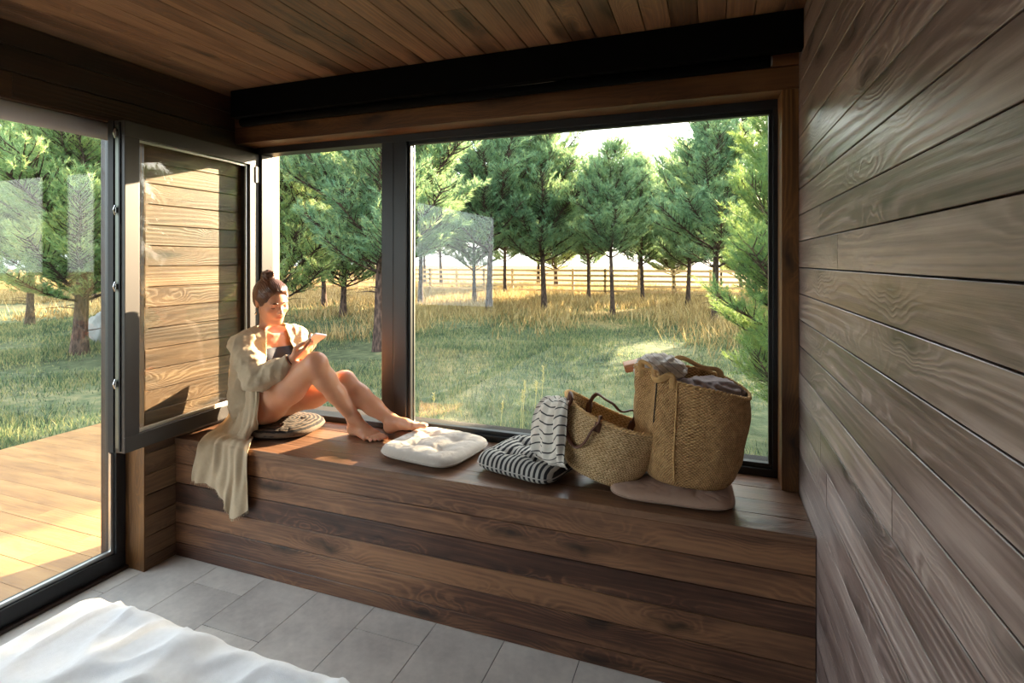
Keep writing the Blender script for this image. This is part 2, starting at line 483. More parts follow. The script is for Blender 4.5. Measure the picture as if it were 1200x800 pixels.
# ------------------------------------------------------------------ outdoors
GZ = -.25
def foliage_mat(name, dark, light, tip, trans=.35):
    m, nt = new_mat(name); N = NT(nt)
    co = N.coord()
    a = N.noise(co, .9, 3, .6); b = N.noise(co, 7, 3, .6)
    rnd = nt.nodes.new('ShaderNodeNewGeometry').outputs['Random Per Island']
    t = N.math('ADD', N.math('MULTIPLY', a, .45), N.math('MULTIPLY', b, .35))
    t = N.math('ADD', t, N.math('MULTIPLY', rnd, .25))
    c = N.ramp(t, [(.36, dark), (.52, light), (.68, tip)])
    p = N.princ(c, .55, None, .3)
    tr = N.n('ShaderNodeBsdfTranslucent'); N.set(tr.inputs[0], N.mix(.5, c, tip))
    mx = N.n('ShaderNodeMixShader'); mx.inputs[0].default_value = trans
    nt.links.new(p.outputs[0], mx.inputs[1]); nt.links.new(tr.outputs[0], mx.inputs[2])
    N.out(mx); return m
M['pine'] = foliage_mat('pine_needles', srgb('#476a5a'), srgb('#77a585'), srgb('#b4c486'), .48)
M['pine_lit'] = foliage_mat('lit_pine_needles', srgb('#4d7a5c'), srgb('#86b07f'), srgb('#cfd488'), .5)  # paler copy of the needles: sunlit yellow-green put into the colour
M['pine_fresh'] = foliage_mat('fresh_pine_needles', srgb('#3c6652'), srgb('#6d9860'), srgb('#adb962'), .45)
def bark():
    m, nt = new_mat('pine_bark'); N = NT(nt)
    co = N.coord(); v = nt.nodes.new('ShaderNodeTexVoronoi'); v.inputs['Scale'].default_value = 22
    N.set(v.inputs['Vector'], N.mapping(co, (1, 1, .3)))
    n_ = N.noise(co, 9, 5, .65)
    c = N.ramp(N.math('ADD', N.math('MULTIPLY', v.outputs['Distance'], .5), N.math('MULTIPLY', n_, .6)), [(.25, srgb('#221d1a')), (.55, srgb('#483b34')), (.8, srgb('#6e5a4e'))])
    N.out(N.princ(c, .9, N.bump(v.outputs['Distance'], .8, .02), .2)); return m
M['bark'] = bark()

def ortho(d):
    """two unit vectors perpendicular to each row of d"""
    a = np.where(np.abs(d[:, 2:3]) < .9, np.array([[0, 0, 1.]]), np.array([[1., 0, 0]]))
    u = np.cross(a, d); u /= np.linalg.norm(u, axis=1, keepdims=True)
    return u, np.cross(d, u)

def tri_mesh(name, V, mat, parent=None):
    """V: (n,3,3) separate triangles"""
    n = len(V)
    me = bpy.data.meshes.new(name)
    me.vertices.add(n*3); me.vertices.foreach_set('co', V.reshape(-1).astype(np.float32))
    me.loops.add(n*3); me.loops.foreach_set('vertex_index', np.arange(n*3, dtype=np.int32))
    me.polygons.add(n); me.polygons.foreach_set('loop_start', np.arange(0, n*3, 3, dtype=np.int32))
    me.update(calc_edges=True)
    return link(name, me, mat, parent)

def needles(P, D, L, per, nl, nw, rng, spread=(25, 70)):
    """P,D,L shoots -> needle triangles"""
    n = len(P)
    P = np.repeat(P, per, 0); D = np.repeat(D, per, 0); L = np.repeat(L, per)
    m = n*per
    s = rng.random(m)
    phi = np.radians(rng.uniform(spread[0], spread[1], m)) * (1 - .5*s)
    az = rng.uniform(0, 2*np.pi, m)
    u, w = ortho(D)
    R = u*np.cos(az)[:, None] + w*np.sin(az)[:, None]
    d = D*np.cos(phi)[:, None] + R*np.sin(phi)[:, None]
    side = np.cross(d, rng.normal(size=(m, 3))); side /= np.linalg.norm(side, axis=1, keepdims=True)+1e-9
    base = P + D*(L*s)[:, None]
    ln = nl*rng.uniform(.7, 1.2, m)
    wd = nw
    return np.stack([base - side*wd*.5, base + side*wd*.5, base + d*ln[:, None]], 1)

def make_pine(name, h, crown0, spread, seed, shoots_per_m=26, per=22, nl=.085, nw=.011, trunk_r=.085, mat='pine', lean=0.0, top_open=.0, droop=0.0, lower_twigs=True, dens=1.0):
    """a pine: an empty > trunk, foliage. crown0: height where the crown starts; spread: widest branch"""
    rng = np.random.default_rng(seed); rd = random.Random(seed)
    root = empty(name)
    tr = MB()
    # trunk path
    n = 12; ph = rd.uniform(0, 6); amp = rd.uniform(.04, .12)
    def axis(z):
        t = z/h
        return Vector((math.sin(t*3+ph)*amp*t*2 + lean*t, math.cos(t*2.3+ph)*amp*t*2, z))
    off = axis(0)
    pts = [axis(h*i/(n-1)) - off for i in range(n)]
    rs = [trunk_r*(1 - .82*(i/(n-1))) + .006 + (.035 if i == 0 else 0) for i in range(n)]
    tr.tube([pts[0]-Vector((0, 0, .1))]+pts, 0, 9, rs=[rs[0]*1.25]+rs)
    P, D, L = [], [], []
    z = crown0
    while z < h - .05:
        t = (z-crown0)/(h-crown0)
        # branch length profile
        prof = (min(1, .7 + t*1.6)) * (1 - t)**.5
        nb = rd.randint(4, 6)
        a0 = rd.uniform(0, 6)
        c = axis(z) - off
        for b in range(nb):
            az = a0 + b*2*PI/nb + rd.uniform(-.3, .3)
            bl = spread*prof*rd.uniform(.65, 1.12) + .15
            if rd.random() < .12: bl *= .55
            el = math.radians(rd.uniform(5, 26) + 32*t - droop)
            d0 = Vector((math.cos(az)*math.cos(el), math.sin(az)*math.cos(el), math.sin(el)))
            segs = 5; bp = [c.copy()]; dd = d0.copy()
            for s in range(segs):
                dd = (dd + Vector((rd.uniform(-.16, .16), rd.uniform(-.16, .16), rd.uniform(-.02, .2)))).normalized()
                bp.append(bp[-1] + dd*bl/segs)
            br = .008 + .011*bl
            tr.tube(bp, 0, 5, rs=[br*(1-.14*i) for i in range(len(bp))], caps=False)
            # twigs along the outer 3/4 of the branch
            nt_ = max(2, int(bl*7*dens))
            for q in range(nt_):
                f = .22 + .78*(q+rd.random())/nt_
                k = min(segs-1, int(f*segs)); fr = f*segs-k
                p = bp[k].lerp(bp[k+1], fr)
                bd = (bp[k+1]-bp[k]).normalized()
                for sd_ in (-1, 1):
                    tl = (1-f*.65)*bl*.42*rd.uniform(.5, 1.1) + .08
                    sidev = bd.cross(Vector((0, 0, 1))).normalized()*sd_
                    td = (bd*rd.uniform(.5, 1.0) + sidev*rd.uniform(.5, 1.0) + Vector((0, 0, rd.uniform(-.1, .5)))).normalized()
                    tr.tube([p, p+td*tl*.6, p+(td+Vector((0, 0, .15))).normalized()*tl], 0, 3, rs=[br*.42, br*.3, br*.12], caps=False)
                    ns = max(2, int(tl*shoots_per_m*.5))
                    for s in range(ns):
                        g = (s+1)/ns
                        P.append(p+td*tl*g)
                        L.append(rd.uniform(.07, .13))
                        D.append((td + Vector((rd.uniform(-.8, .8), rd.uniform(-.8, .8), rd.uniform(-.2, .9)))).normalized())
            P.append(bp[-1]); D.append(dd); L.append(.14)
        z += rd.uniform(.13, .25) * (1.0 if h > 4 else .8)
    for q in range(6):
        P.append(pts[-1]); L.append(.2); D.append(Vector((rd.uniform(-.5, .5), rd.uniform(-.5, .5), 1)).normalized())
    if lower_twigs:      # bare dead twigs below the crown
        for q in range(5):
            z = rd.uniform(.35, .95)*crown0; az = rd.uniform(0, 6); c = axis(z)-off
            d = Vector((math.cos(az), math.sin(az), .15)); l_ = rd.uniform(.25, .7)
            tr.tube([c, c+d*l_*.5, c+d*l_+Vector((0, 0, -.06))], 0, 4, rs=[.011, .007, .003], caps=False)
    tr.build('trunk', M['bark'], root, True)
    V = needles(np.array([v[:] for v in P]), np.array([v[:] for v in D]), np.array(L), per, nl, nw, rng)
    tri_mesh('foliage', V, M[mat], root)
    return root, len(V)

tot = 0
protos = []
specs = [(6.6, 1.75, 2.2, 1), (6.2, 1.55, 2.3, 2), (7.2, 2.1, 2.0, 3), (5.4, 1.4, 2.0, 4), (6.4, 2.2, 2.1, 5)]
for i, (h, c0, sp, sd_) in enumerate(specs):
    r, k = make_pine('pine_tree', h, c0, sp, sd_, nl=.115, nw=.014, per=15, shoots_per_m=22, dens=1.25)
    protos.append(r); tot += k
lowp, _ = make_pine('pine_tree', 5.8, .85, 2.3, 33, mat='pine_lit', nl=.10, nw=.012, per=16, shoots_per_m=24, dens=1.2)
protos.append(lowp)
used_p = set()
def put_pine(pi, x, y, s, rz, label, group=None, z=GZ):
    if pi in used_p: r = copy_tree(protos[pi])
    else: r = protos[pi]; used_p.add(pi)
    r.location = (x, y, z); r.scale = (s, s, s); r.rotation_euler = (0, 0, rz)
    tag(r, label, 'tree', group)
    return r
# (proto, image column, distance along the view, scale, turn, label)

T20 = 232/629.5; NN = math.hypot(1, T20)
def at(px, d):
    a = (px-600)/629.5
    return d*(a-T20)/NN, d*(a*T20+1)/NN
TREES = [
 (1, 443, 10.3, .95, .3, 'slender pine with a leaning reddish trunk just left of the window mullion'),
 (0, 573, 18.0, 1.15, 1.1, 'tall pine with a straight pale trunk in the left half of the big window'),
 (2, 493, 20.5, 1.05, 2.3, 'pine with a thin trunk nearest the mullion in the big window'),
 (3, 556, 21.5, .95, 4.0, 'thin-trunked pine close behind the straight pale trunk'),
 (4, 592, 25.0, 1.0, 5.0, 'pine by the rail fence with a bent dark trunk'),
 (1, 638, 18.6, 1.08, 2.0, 'thick dark-trunked pine in the middle of the big window'),
 (2, 690, 24.5, .86, 3.1, 'pine standing against the fence right of the thick dark trunk'),
 (4, 718, 17.0, .82, .2, 'slim pine with a very thin trunk and a bare leader rising over its neighbours'),
 (0, 753, 22.5, .88, 3.9, 'pine with dense low crown seen above the first basket'),
 (1, 806, 20.5, .96, 5.2, 'broad blue-green pine right of centre in the big window'),
 (3, 838, 14.6, 1.08, 1.4, 'bushy pine with a forked low trunk beside the bright yellow-green pine'),
]
for a in TREES:
    x, y = at(a[1], a[2]); put_pine(a[0], x, y, a[3], a[4], a[5])
# backdrop rows near and behind the fence: nothing tells them apart
rd = random.Random(5)
for i in range(30):
    px = -260 + i*44 + rd.uniform(-18, 18); d = rd.uniform(28.5, 40)
    if 640 < px < 700: d += 3
    far = px < 230
    if far: x, y = at(px, d)
    else:
        a_ = (px-600)/629.5; y = d; x = y*(a_-T20)/(a_*T20+1)
    s_ = rd.uniform(1.0, 1.25)
    if 660 < px < 900: s_ *= .8
    put_pine(rd.choice((0, 1, 3, 4, 5, 5)), x, y, s_*1.1, rd.uniform(0, 6), 'far pine in the rows of trees seen through the glazed door' if far else 'dark pine in the row of trees beyond the rail fence', 'far pines through the glazed door' if far else 'pines beyond the fence')
# trees seen through the left side
LT = [(5, 326, 12.0, 1.0, 2.2, 'bushy pine behind the seated woman, seen through the open casement'),
      (0, 380, 20.0, 1.0, 4.2, 'pine standing farther back in the narrow window'),
      (3, 35, 14.5, 1.0, .8, 'low pine farthest left behind the gnarled pine'),
      (4, -60, 12.5, .95, 2.8, 'pine leaning in from the left edge of the glazed door'),
      (2, 110, 22.0, .9, 1.9, 'pine in the distance right behind the gnarled trunk'),
      (5, 402, 16.5, 1.05, 3.3, 'dense low-branched pine in the right half of the narrow window')]
for a in LT:
    x, y = at(a[1], a[2]); put_pine(a[0], x, y, a[3], a[4], a[5])
# the gnarled pine by the deck
g, _ = make_pine('pine_tree', 4.9, .95, 2.3, 14, nl=.09, nw=.010, per=22, shoots_per_m=30, dens=1.5, mat='pine_lit', trunk_r=.12, top_open=.4)
x, y = at(93, 9.9); g.location = (x, y, GZ); g.rotation_euler = (0, 0, 1.0)
tag(g, 'gnarled pine with a thick crooked trunk seen through the glazed door', 'tree')
# bright young pine close to the window on the right
g, _ = make_pine('young_pine', 3.35, .25, .80, 23, nl=.060, nw=.0042, per=34, shoots_per_m=44, dens=1.8, trunk_r=.06, mat='pine_fresh', lower_twigs=False)
x, y = at(945, 4.9); g.location = (x, y, GZ); g.rotation_euler = (0, 0, 2.0)
tag(g, 'bright yellow-green young pine close to the right side of the window', 'tree')

# pines further right, whose shade falls across the right half of the bench
put_pine(3, 3.6, 13.2, .62, 1.0, 'low pine past the right edge of the window, in front of the taller ones')
put_pine(0, 5.2, 15.8, .66, 3.0, 'low bushy pine past the right edge of the window at the meadow side')
put_pine(5, 2.9, 17.0, .70, 5.0, 'low pine behind the bright young pine at the right of the window')
put_pine(3, 3.5, 9.0, .95, 2.2, 'pine standing past the right edge of the window behind the young bright pine')
put_pine(1, 4.6, 11.6, .9, .7, 'pine standing deeper in the meadow past the right edge of the window')
# ---------------- ground
def ground_mat():
    m, nt = new_mat('meadow_ground'); N = NT(nt)
    co = N.coord()
    a = N.noise(co, .35, 4, .6); b = N.noise(co, 5, 5, .65)
    t = N.math('ADD', N.math('MULTIPLY', a, .55), N.math('MULTIPLY', b, .45))
    green = N.ramp(t, [(.38, srgb('#39402f')), (.5, srgb('#565f45')), (.62, srgb('#827c5c'))])
    dry = N.ramp(t, [(.3, srgb('#6e5a35')), (.55, srgb('#92784a')), (.8, srgb('#a89264'))])
    sep = nt.nodes.new('ShaderNodeSeparateXYZ'); N.set(sep.inputs[0], co)
    f = N.math('ADD', N.math('MULTIPLY', N.math('SUBTRACT', sep.outputs[1], 13.0), .16), N.math('MULTIPLY', N.math('SUBTRACT', a, .5), 2.5), clamp=True)
    N.out(N.princ(N.mix(f, green, dry), .95, N.bump(b, .6, .05), .1)); return m
M['ground'] = ground_mat()
gy = np.linspace(-14, 190, 140); gx = np.linspace(-140, 90, 150)
X, Y = np.meshgrid(gx, gy)
def gh(X, Y): return GZ + .05*np.sin(X*.7+1)*np.cos(Y*.5) * np.clip((Y-3)/4, 0, 1) - .02
Z = gh(X, Y)
V = np.stack([X, Y, Z], -1).reshape(-1, 3)
nx, ny = len(gx), len(gy)
F = [(j*nx+i, j*nx+i+1, (j+1)*nx+i+1, (j+1)*nx+i) for j in range(ny-1) for i in range(nx-1)]
o = mesh('ground', V, F, M['ground'], smooth=True); o['kind'] = 'structure'

def grass_mat(name, stops):
    m, nt = new_mat(name); N = NT(nt)
    rnd = nt.nodes.new('ShaderNodeNewGeometry').outputs['Random Per Island']
    co = N.coord(); a = N.noise(co, .8, 3, .6)
    b = N.noise(co, 2.6, 4, .7)
    t = N.math('ADD', N.math('MULTIPLY', rnd, .34), N.math('ADD', N.math('MULTIPLY', a, .36), N.math('MULTIPLY', b, .30)))
    c = N.ramp(t, stops)
    p = N.princ(c, .6, None, .25)
    tr = N.n('ShaderNodeBsdfTranslucent'); N.set(tr.inputs[0], c)
    mx = N.n('ShaderNodeMixShader'); mx.inputs[0].default_value = .4
    nt.links.new(p.outputs[0], mx.inputs[1]); nt.links.new(tr.outputs[0], mx.inputs[2]); N.out(mx); return m
M['grass'] = grass_mat('lawn_grass', [(.36, srgb('#34483a')), (.47, srgb('#5a7350')), (.56, srgb('#848a5c')), (.66, srgb('#a39b6a'))])
M['dry'] = grass_mat('dry_meadow_grass', [(.36, srgb('#84704a')), (.5, srgb('#a9915f')), (.64, srgb('#c4b080'))])
def blades(n, region, hgt, wid, seed, clump=None, keep=None, headed=False):
    rng = np.random.default_rng(seed)
    x = rng.uniform(region[0], region[1], n*2)
    # density falls with distance
    y = region[2] + (region[3]-region[2])*rng.random(n*2)**1.5
    cl = np.array([mnoise.noise((a*.55, b*.55, 3)) for a, b in zip(x[::1], y[::1])]) if clump else np.zeros(len(x))
    ok = np.ones(len(x), bool)
    if clump: ok = cl > rng.uniform(-.6, .5, len(x))
    if keep is not None: ok &= keep(x, y)
    x, y = x[ok][:n], y[ok][:n]; c = cl[ok][:n]
    m = len(x)
    z = gh(x, y)
    d = np.hypot(x, y)
    h = hgt*rng.uniform(.45, 1.3, m)*(1+c*.8)
    w = wid*np.clip(d/6, .8, 3.5)
    az = rng.uniform(0, 2*np.pi, m); lean = rng.uniform(.1, .8, m)
    b = np.stack([x, y, z], -1); s = np.stack([np.cos(az), np.sin(az), 0*az], -1)*w[:, None]*.5
    la = rng.uniform(0, 2*np.pi, m)
    tip = b + np.stack([np.cos(la)*lean*h, np.sin(la)*lean*h, h], -1)
    return np.stack([b-s, b+s, tip], 1)
g1 = blades(240000, (-18, 11, 2.9, 20), .08, .007, 3, clump=True, keep=lambda x, y: (x < .5*y+3) & (x > -2.6*y-2) & ((x < -5.4) | (y > 3.2)))
o = tri_mesh('lawn_grass', g1, M['grass']); tag(o, 'short green grass covering the shaded lawn outside the windows', 'grass', kind='stuff')
g2 = blades(130000, (-36, 16, 9.5, 36), .30, .012, 4, clump=True, keep=lambda x, y: (y + 2.0*np.sin(x*.6) + 1.5*np.sin(x*1.7+2) > 11 + 6*RNG.random(len(x))) )
o = tri_mesh('dry_grass', g2, M['dry']); tag(o, 'tall sunlit straw-coloured meadow grass by the rail fence', 'grass', kind='stuff')

# seed-headed stalks close to the window
M['stalk'] = simple('seed_stalk', srgb('#b5ab70'), .7)
for i, (px, py, hh) in enumerate([(612, 470, .55), (626, 478, .5), (634, 476, .6), (586, 498, .35), (610, 500, .4), (506, 490, .3)]):
    d = 5.2 + .25*(i % 3)
    x, y = at(px, d); z = gh(x, y)
    e = empty('grass_stalk', (x, y, float(z)))
    mb = MB().tube([(0, 0, 0), (.01, .0, hh*.5), (.03, .01, hh)], .003, 4); mb.build('stem', M['stalk'], e)
    mb = MB(); rr = random.Random(i)
    for q in range(16):
        zz = hh*(.72 + .3*q/16); mb.tube([(.02, .006, zz), (.02+rr.uniform(-.02, .02), rr.uniform(-.02, .02), zz+.02)], 0, 4, rs=[.006, .002])
    mb.build('seed_head', M['stalk'], e)
    tag(e, 'pale seed-headed grass stalk standing in the lawn below the window', 'plant', 'grass stalks outside the window')

# ---------------- rail fence
M['fence'] = wood('fence_wood', 0, srgb('#a9855a'), srgb('#caa572'), srgb('#dcbf92'), (.6, .8), contrast=.5, knot=.2, island=True)
fe = empty('rail_fence', (0, 26.4, GZ))
posts = []
fx = [-34 + 1.62*i for i in range(34)]
def fy(x): return .16*x*-1*.0 
for x in fx:
    MB().box(x-.055, x+.055, -.055, .055, -.1, 1.32, .008).build('post', M['fence'], fe)
for i in range(0, 32, 2):
    for k in range(5):
        z0 = .18 + k*.25
        MB().box(fx[i]-.05, fx[i+2]+.05 if i+2 < len(fx) else fx[-1], -.085, -.055, z0, z0+.105, .004).build('rail', M['fence'], fe)
tag(fe, 'sunlit wooden rail fence running along the far side of the meadow', 'fence')

# ---------------- deck outside the glazed door
o = link('deck', planks(-5.3, XG-.06, -3.4, 3.35, -.05, -.028, lambda u, v, w: (u, v, w), pitch=.145, seed=41, lens=(3, 5), c=.0012, gap=.001), M['deck'])
o['kind'] = 'structure'
MB().box(-5.28, XG-.07, -3.38, 3.33, -.26, -.08).build('deck_edge', M['deck'], o)

# pale lump by the gnarled pine, added in place of a door-glass reflection
bm = bmesh.new(); bmesh.ops.create_icosphere(bm, subdivisions=4, radius=1)
for v in bm.verts:
    n_ = mnoise.fractal(v.co*1.7, 1, 2, 4)
    v.co = v.co*(1+.30*n_+.06*mnoise.noise(v.co*6)); v.co.x *= .34; v.co.y *= .26; v.co.z *= .36
me = bpy.data.meshes.new('reflection_lump'); bm.to_mesh(me); bm.free()
x, y = at(124, 11.2)
o = link('reflection_lump', me, simple('pale_reflection', srgb('#8c8d8a'), .9, bump=(30, .5, .02), var=.15), None, True)
o.location = (x, y, GZ+.28)
tag(o, 'pale rounded shape standing in for a door glass reflection right of the gnarled trunk', 'reflection')
# ------------------------------------------------------------------ bed in the foreground
def cloth_mat(name, color, scale=380, rough=.85, bumps=.25, trans=0.0, folds=0.0):
    m, nt = new_mat(name); N = NT(nt)
    co = N.coord()
    wv = N.noise(N.mapping(co, (1, 1, 1)), scale, 2, .5)
    h = wv
    if folds: h = N.math('ADD', N.math('MULTIPLY', wv, .3), N.math('MULTIPLY', N.noise(co, 14, 3, .55, 1.2), folds))
    c = N.mix(N.noise(co, 60, 3, .6), tuple(x*.9 for x in color), tuple(min(1, x*1.06) for x in color))
    p = N.princ(c, rough, N.bump(h, bumps, .003), .25, Sheen_Weight=.1)
    if trans:
        tr = N.n('ShaderNodeBsdfTranslucent'); N.set(tr.inputs[0], c)
        mx = N.n('ShaderNodeMixShader'); mx.inputs[0].default_value = trans
        nt.links.new(p.outputs[0], mx.inputs[1]); nt.links.new(tr.outputs[0], mx.inputs[2]); N.out(mx)
    else: N.out(p)
    return m
M['sheet'] = cloth_mat('white_bed_linen', (.80, .81, .84), 500, .8, .2)
def bed():
    x0, x1, y0, y1, zt = -1.70, .16, -1.05, 1.045, .50
    cx, cy = (x0+x1)/2, (y0+y1)/2
    root = empty('bed', (cx, cy, 0))
    # duvet: a grid that domes at the middle, rolls over the edge and falls down the sides
    nx, ny = 170, 190
    hx, hy = (x1-x0)/2, (y1-y0)/2
    drop = .26
    us = np.linspace(-hx-drop, hx+drop, nx); vs = np.linspace(-hy-drop, hy+drop, ny)
    V = []
    for v in vs:
        for u in us:
            r = .07
            def fold(a, h):
                s = abs(a) - (h - r)
                if s <= 0: return a, 0.0
                if s < r*PI/2: th = s/r; return math.copysign(h-r+r*math.sin(th), a), r*(1-math.cos(th))
                return math.copysign(h + (s-r*PI/2)*.05, a), r + (s-r*PI/2)
            X, dx = fold(u, hx); Y, dy = fold(v, hy)
            d = max(dx, dy) if min(dx, dy) < 1e-6 else math.hypot(dx, dy)
            d = min(d, drop+.02)
            w = mnoise.fractal(Vector((u*2.2+3, v*1.6, 1)), 1, 2, 3)*.020
            ridge = abs(mnoise.noise(Vector((u*3.1+v*1.2, v*2.3-u*.9, 5))))
            ridge2 = abs(mnoise.noise(Vector((u*7+v*3, v*4.5-u*4, 9))))
            w += .020*(1-min(1, ridge*5.5)) + .009*(1-min(1, ridge2*6))
            k = 1.0 if d < .05 else .6
            sw = .016*math.sin((u if abs(dy) > abs(dx) else v)*17+2*math.sin(u*5+v*3))*min(1, d/.15)
            if dx > dy: X += math.copysign(sw, X)
            elif dy > 0: Y += math.copysign(sw, Y)
            V.append((X, Y, zt - .012 + w*k - d))
    F = [(j*nx+i, j*nx+i+1, (j+1)*nx+i+1, (j+1)*nx+i) for j in range(ny-1) for i in range(nx-1)]
    mesh('duvet', V, F, M['sheet'], root, True)
    MB().box(-hx+.05, hx-.05, -hy+.05, hy-.05, .2, zt-.045, .04).build('mattress', M['sheet'], root)
    MB().box(-hx+.04, hx-.04, -hy+.04, hy-.04, .06, .2, .005).build('bed_frame', M['head_wood_x'], root)
    for sx in (-1, 1):
        for sy in (-1, 1):
            MB().box(sx*(hx-.14), sx*(hx-.07), sy*(hy-.14), sy*(hy-.07), 0, .06, .004).build('leg', M['head_wood_x'], root)
    tag(root, 'bed corner covered with rumpled white linen in the foreground on the tile floor', 'bed')
bed()
# ------------------------------------------------------------------ smooth-union modelling on a grid
class Field:
    def __init__(s, lo, hi, h):
        s.lo = np.array(lo, float); s.h = h
        s.n = np.ceil((np.array(hi)-s.lo)/h).astype(int)+1
        s.d = np.full(tuple(s.n), .2, np.float32)
    def win(s, lo, hi):
        a = np.clip(np.floor((np.array(lo)-s.lo)/s.h).astype(int), 0, s.n-1)
        b = np.clip(np.ceil((np.array(hi)-s.lo)/s.h).astype(int)+1, 1, s.n)
        sl = tuple(slice(a[i], b[i]) for i in range(3))
        g = [s.lo[i] + s.h*np.arange(a[i], b[i]) for i in range(3)]
        X = np.stack(np.meshgrid(*g, indexing='ij'), -1).astype(np.float32)
        return sl, X
    def merge(s, sl, q, k, sub=False):
        d = s.d[sl]
        if sub:
            a, b = d, -q
            hh = np.clip(.5 + .5*(a-b)/k, 0, 1) if k > 0 else (a > b)*1.0
            s.d[sl] = b*(1-hh) + a*hh + (k*hh*(1-hh) if k > 0 else 0)
        else:
            if k <= 0: s.d[sl] = np.minimum(d, q); return
            hh = np.clip(.5 + .5*(d-q)/k, 0, 1)
            s.d[sl] = d*(1-hh) + q*hh - k*hh*(1-hh)
    def cone(s, p, r1, q, r2, k=.01, sub=False, flat=None):
        p = np.array(p, float); q = np.array(q, float); m = max(r1, r2) + k*1.2 + .015
        sl, X = s.win(np.minimum(p, q)-m, np.maximum(p, q)+m)
        if X.size == 0: return
        ab = q-p; L2 = float(ab@ab)+1e-12
        t = np.clip(((X-p)@ab)/L2, 0, 1)
        v = X-(p+t[..., None]*ab)
        if flat is not None:          # flat=(axis vector, factor<1): thinner along that axis
            ax = np.array(flat[0], float); ax /= np.linalg.norm(ax)
            c = v@ax; v = v + c[..., None]*ax*(1/flat[1]-1)
        d = np.sqrt((v*v).sum(-1))-(r1+(r2-r1)*t)
        s.merge(sl, d.astype(np.float32), k, sub)
    def chain(s, pts, rs, k=.012, flat=None):
        for i in range(len(pts)-1): s.cone(pts[i], rs[i], pts[i+1], rs[i+1], k, flat=flat)
    def ell(s, c, R, rad, k=.01, sub=False):
        """R: 3 unit axes as rows"""
        c = np.array(c, float); R = np.array(R, float); rad = np.array(rad, float)
        m = rad.max()+k*1.2+.012
        sl, X = s.win(c-m, c+m)
        if X.size == 0: return
        v = (X-c)@R.T
        k0 = np.sqrt(((v/rad)**2).sum(-1)); k1 = np.sqrt(((v/rad**2)**2).sum(-1))+1e-9
        s.merge(sl, (k0*(k0-1)/k1).astype(np.float32), k, sub)
    def extract(s):
        d = s.d
        c = np.stack([d[i:i+d.shape[0]-1, j:j+d.shape[1]-1, k:k+d.shape[2]-1] < 0 for i in (0, 1) for j in (0, 1) for k in (0, 1)])
        cnt = c.sum(0); act = (cnt > 0) & (cnt < 8)
        I = np.argwhere(act)
        idx = -np.ones(act.shape, np.int64); idx[tuple(I.T)] = np.arange(len(I))
        acc = np.zeros((len(I), 3)); num = np.zeros(len(I))
        cor = [(i, j, k) for i in (0, 1) for j in (0, 1) for k in (0, 1)]
        for a in cor:
            for ax in range(3):
                if a[ax]: continue
                b = list(a); b[ax] = 1
                da = d[I[:, 0]+a[0], I[:, 1]+a[1], I[:, 2]+a[2]]; db = d[I[:, 0]+b[0], I[:, 1]+b[1], I[:, 2]+b[2]]
                cr = (da < 0) != (db < 0)
                t = np.where(cr, da/(da-db+1e-12), 0)
                P = np.array(a, float)[None]+np.eye(3)[ax][None]*t[:, None]
                acc += P*cr[:, None]; num += cr
        V = s.lo + (I + acc/num[:, None])*s.h
        F = []
        for ax in range(3):
            u, w = (ax+1) % 3, (ax+2) % 3
            sa = [slice(None)]*3; sb = [slice(None)]*3
            sa[ax] = slice(0, -1); sb[ax] = slice(1, None)
            A = d[tuple(sa)] < 0; B = d[tuple(sb)] < 0
            E = np.argwhere(A != B)
            ok = (E[:, u] > 0) & (E[:, w] > 0) & (E[:, u] < d.shape[u]-1) & (E[:, w] < d.shape[w]-1)
            E = E[ok]
            fl = A[tuple(E.T)]
            def cell(du, dw):
                q = E.copy(); q[:, u] += du; q[:, w] += dw
                return idx[tuple(q.T)]
            q = np.stack([cell(-1, -1), cell(0, -1), cell(0, 0), cell(-1, 0)], 1)
            q[~fl] = q[~fl][:, ::-1]
            F.append(q)
        return V, np.concatenate(F)
    def smooth(s, n=1):
        for _ in range(n):
            for ax in range(3):
                d = s.d; a = np.roll(d, 1, ax); b = np.roll(d, -1, ax)
                s.d = (.25*a + .5*d + .25*b).astype(np.float32)

def np_mesh(name, V, F, mat=None, parent=None, smooth=True):
    me = bpy.data.meshes.new(name)
    me.vertices.add(len(V)); me.vertices.foreach_set('co', np.asarray(V, np.float32).reshape(-1))
    k = F.shape[1]
    me.loops.add(len(F)*k); me.loops.foreach_set('vertex_index', F.reshape(-1).astype(np.int32))
    me.polygons.add(len(F)); me.polygons.foreach_set('loop_start', np.arange(0, len(F)*k, k, dtype=np.int32))
    me.update(calc_edges=True)
    return link(name, me, mat, parent, smooth)

def vnoise(V, scale, seed=0, oct=3):
    return np.array([mnoise.fractal(Vector((v[0]*scale[0]+seed, v[1]*scale[1], v[2]*scale[2])), 1.0, 2.0, oct) for v in V])

def normals(V, F):
    n = np.zeros_like(V)
    fn = np.cross(V[F[:, 1]]-V[F[:, 0]], V[F[:, 2]]-V[F[:, 0]])
    for i in range(F.shape[1]): np.add.at(n, F[:, i], fn)
    return n/(np.linalg.norm(n, axis=1, keepdims=True)+1e-12)

def unit(v): v = np.array(v, float); return v/np.linalg.norm(v)

def spline_grid(ctrl, nu, nv):
    """ctrl [rows][cols][3] -> (nu*nv,3) Catmull-Rom patch"""
    C = np.array(ctrl, float)
    def cr(P, n):
        m = len(P); out = []
        for t in np.linspace(0, m-1-1e-9, n):
            i = int(t); f = t-i
            p0, p1, p2, p3 = P[max(i-1, 0)], P[i], P[min(i+1, m-1)], P[min(i+2, m-1)]
            out.append(.5*((2*p1)+(-p0+p2)*f+(2*p0-5*p1+4*p2-p3)*f*f+(-p0+3*p1-3*p2+p3)*f**3))
        return np.array(out)
    A = cr(C, nu)                        # (nu, cols, 3)
    return np.stack([cr(A[i], nv) for i in range(nu)])

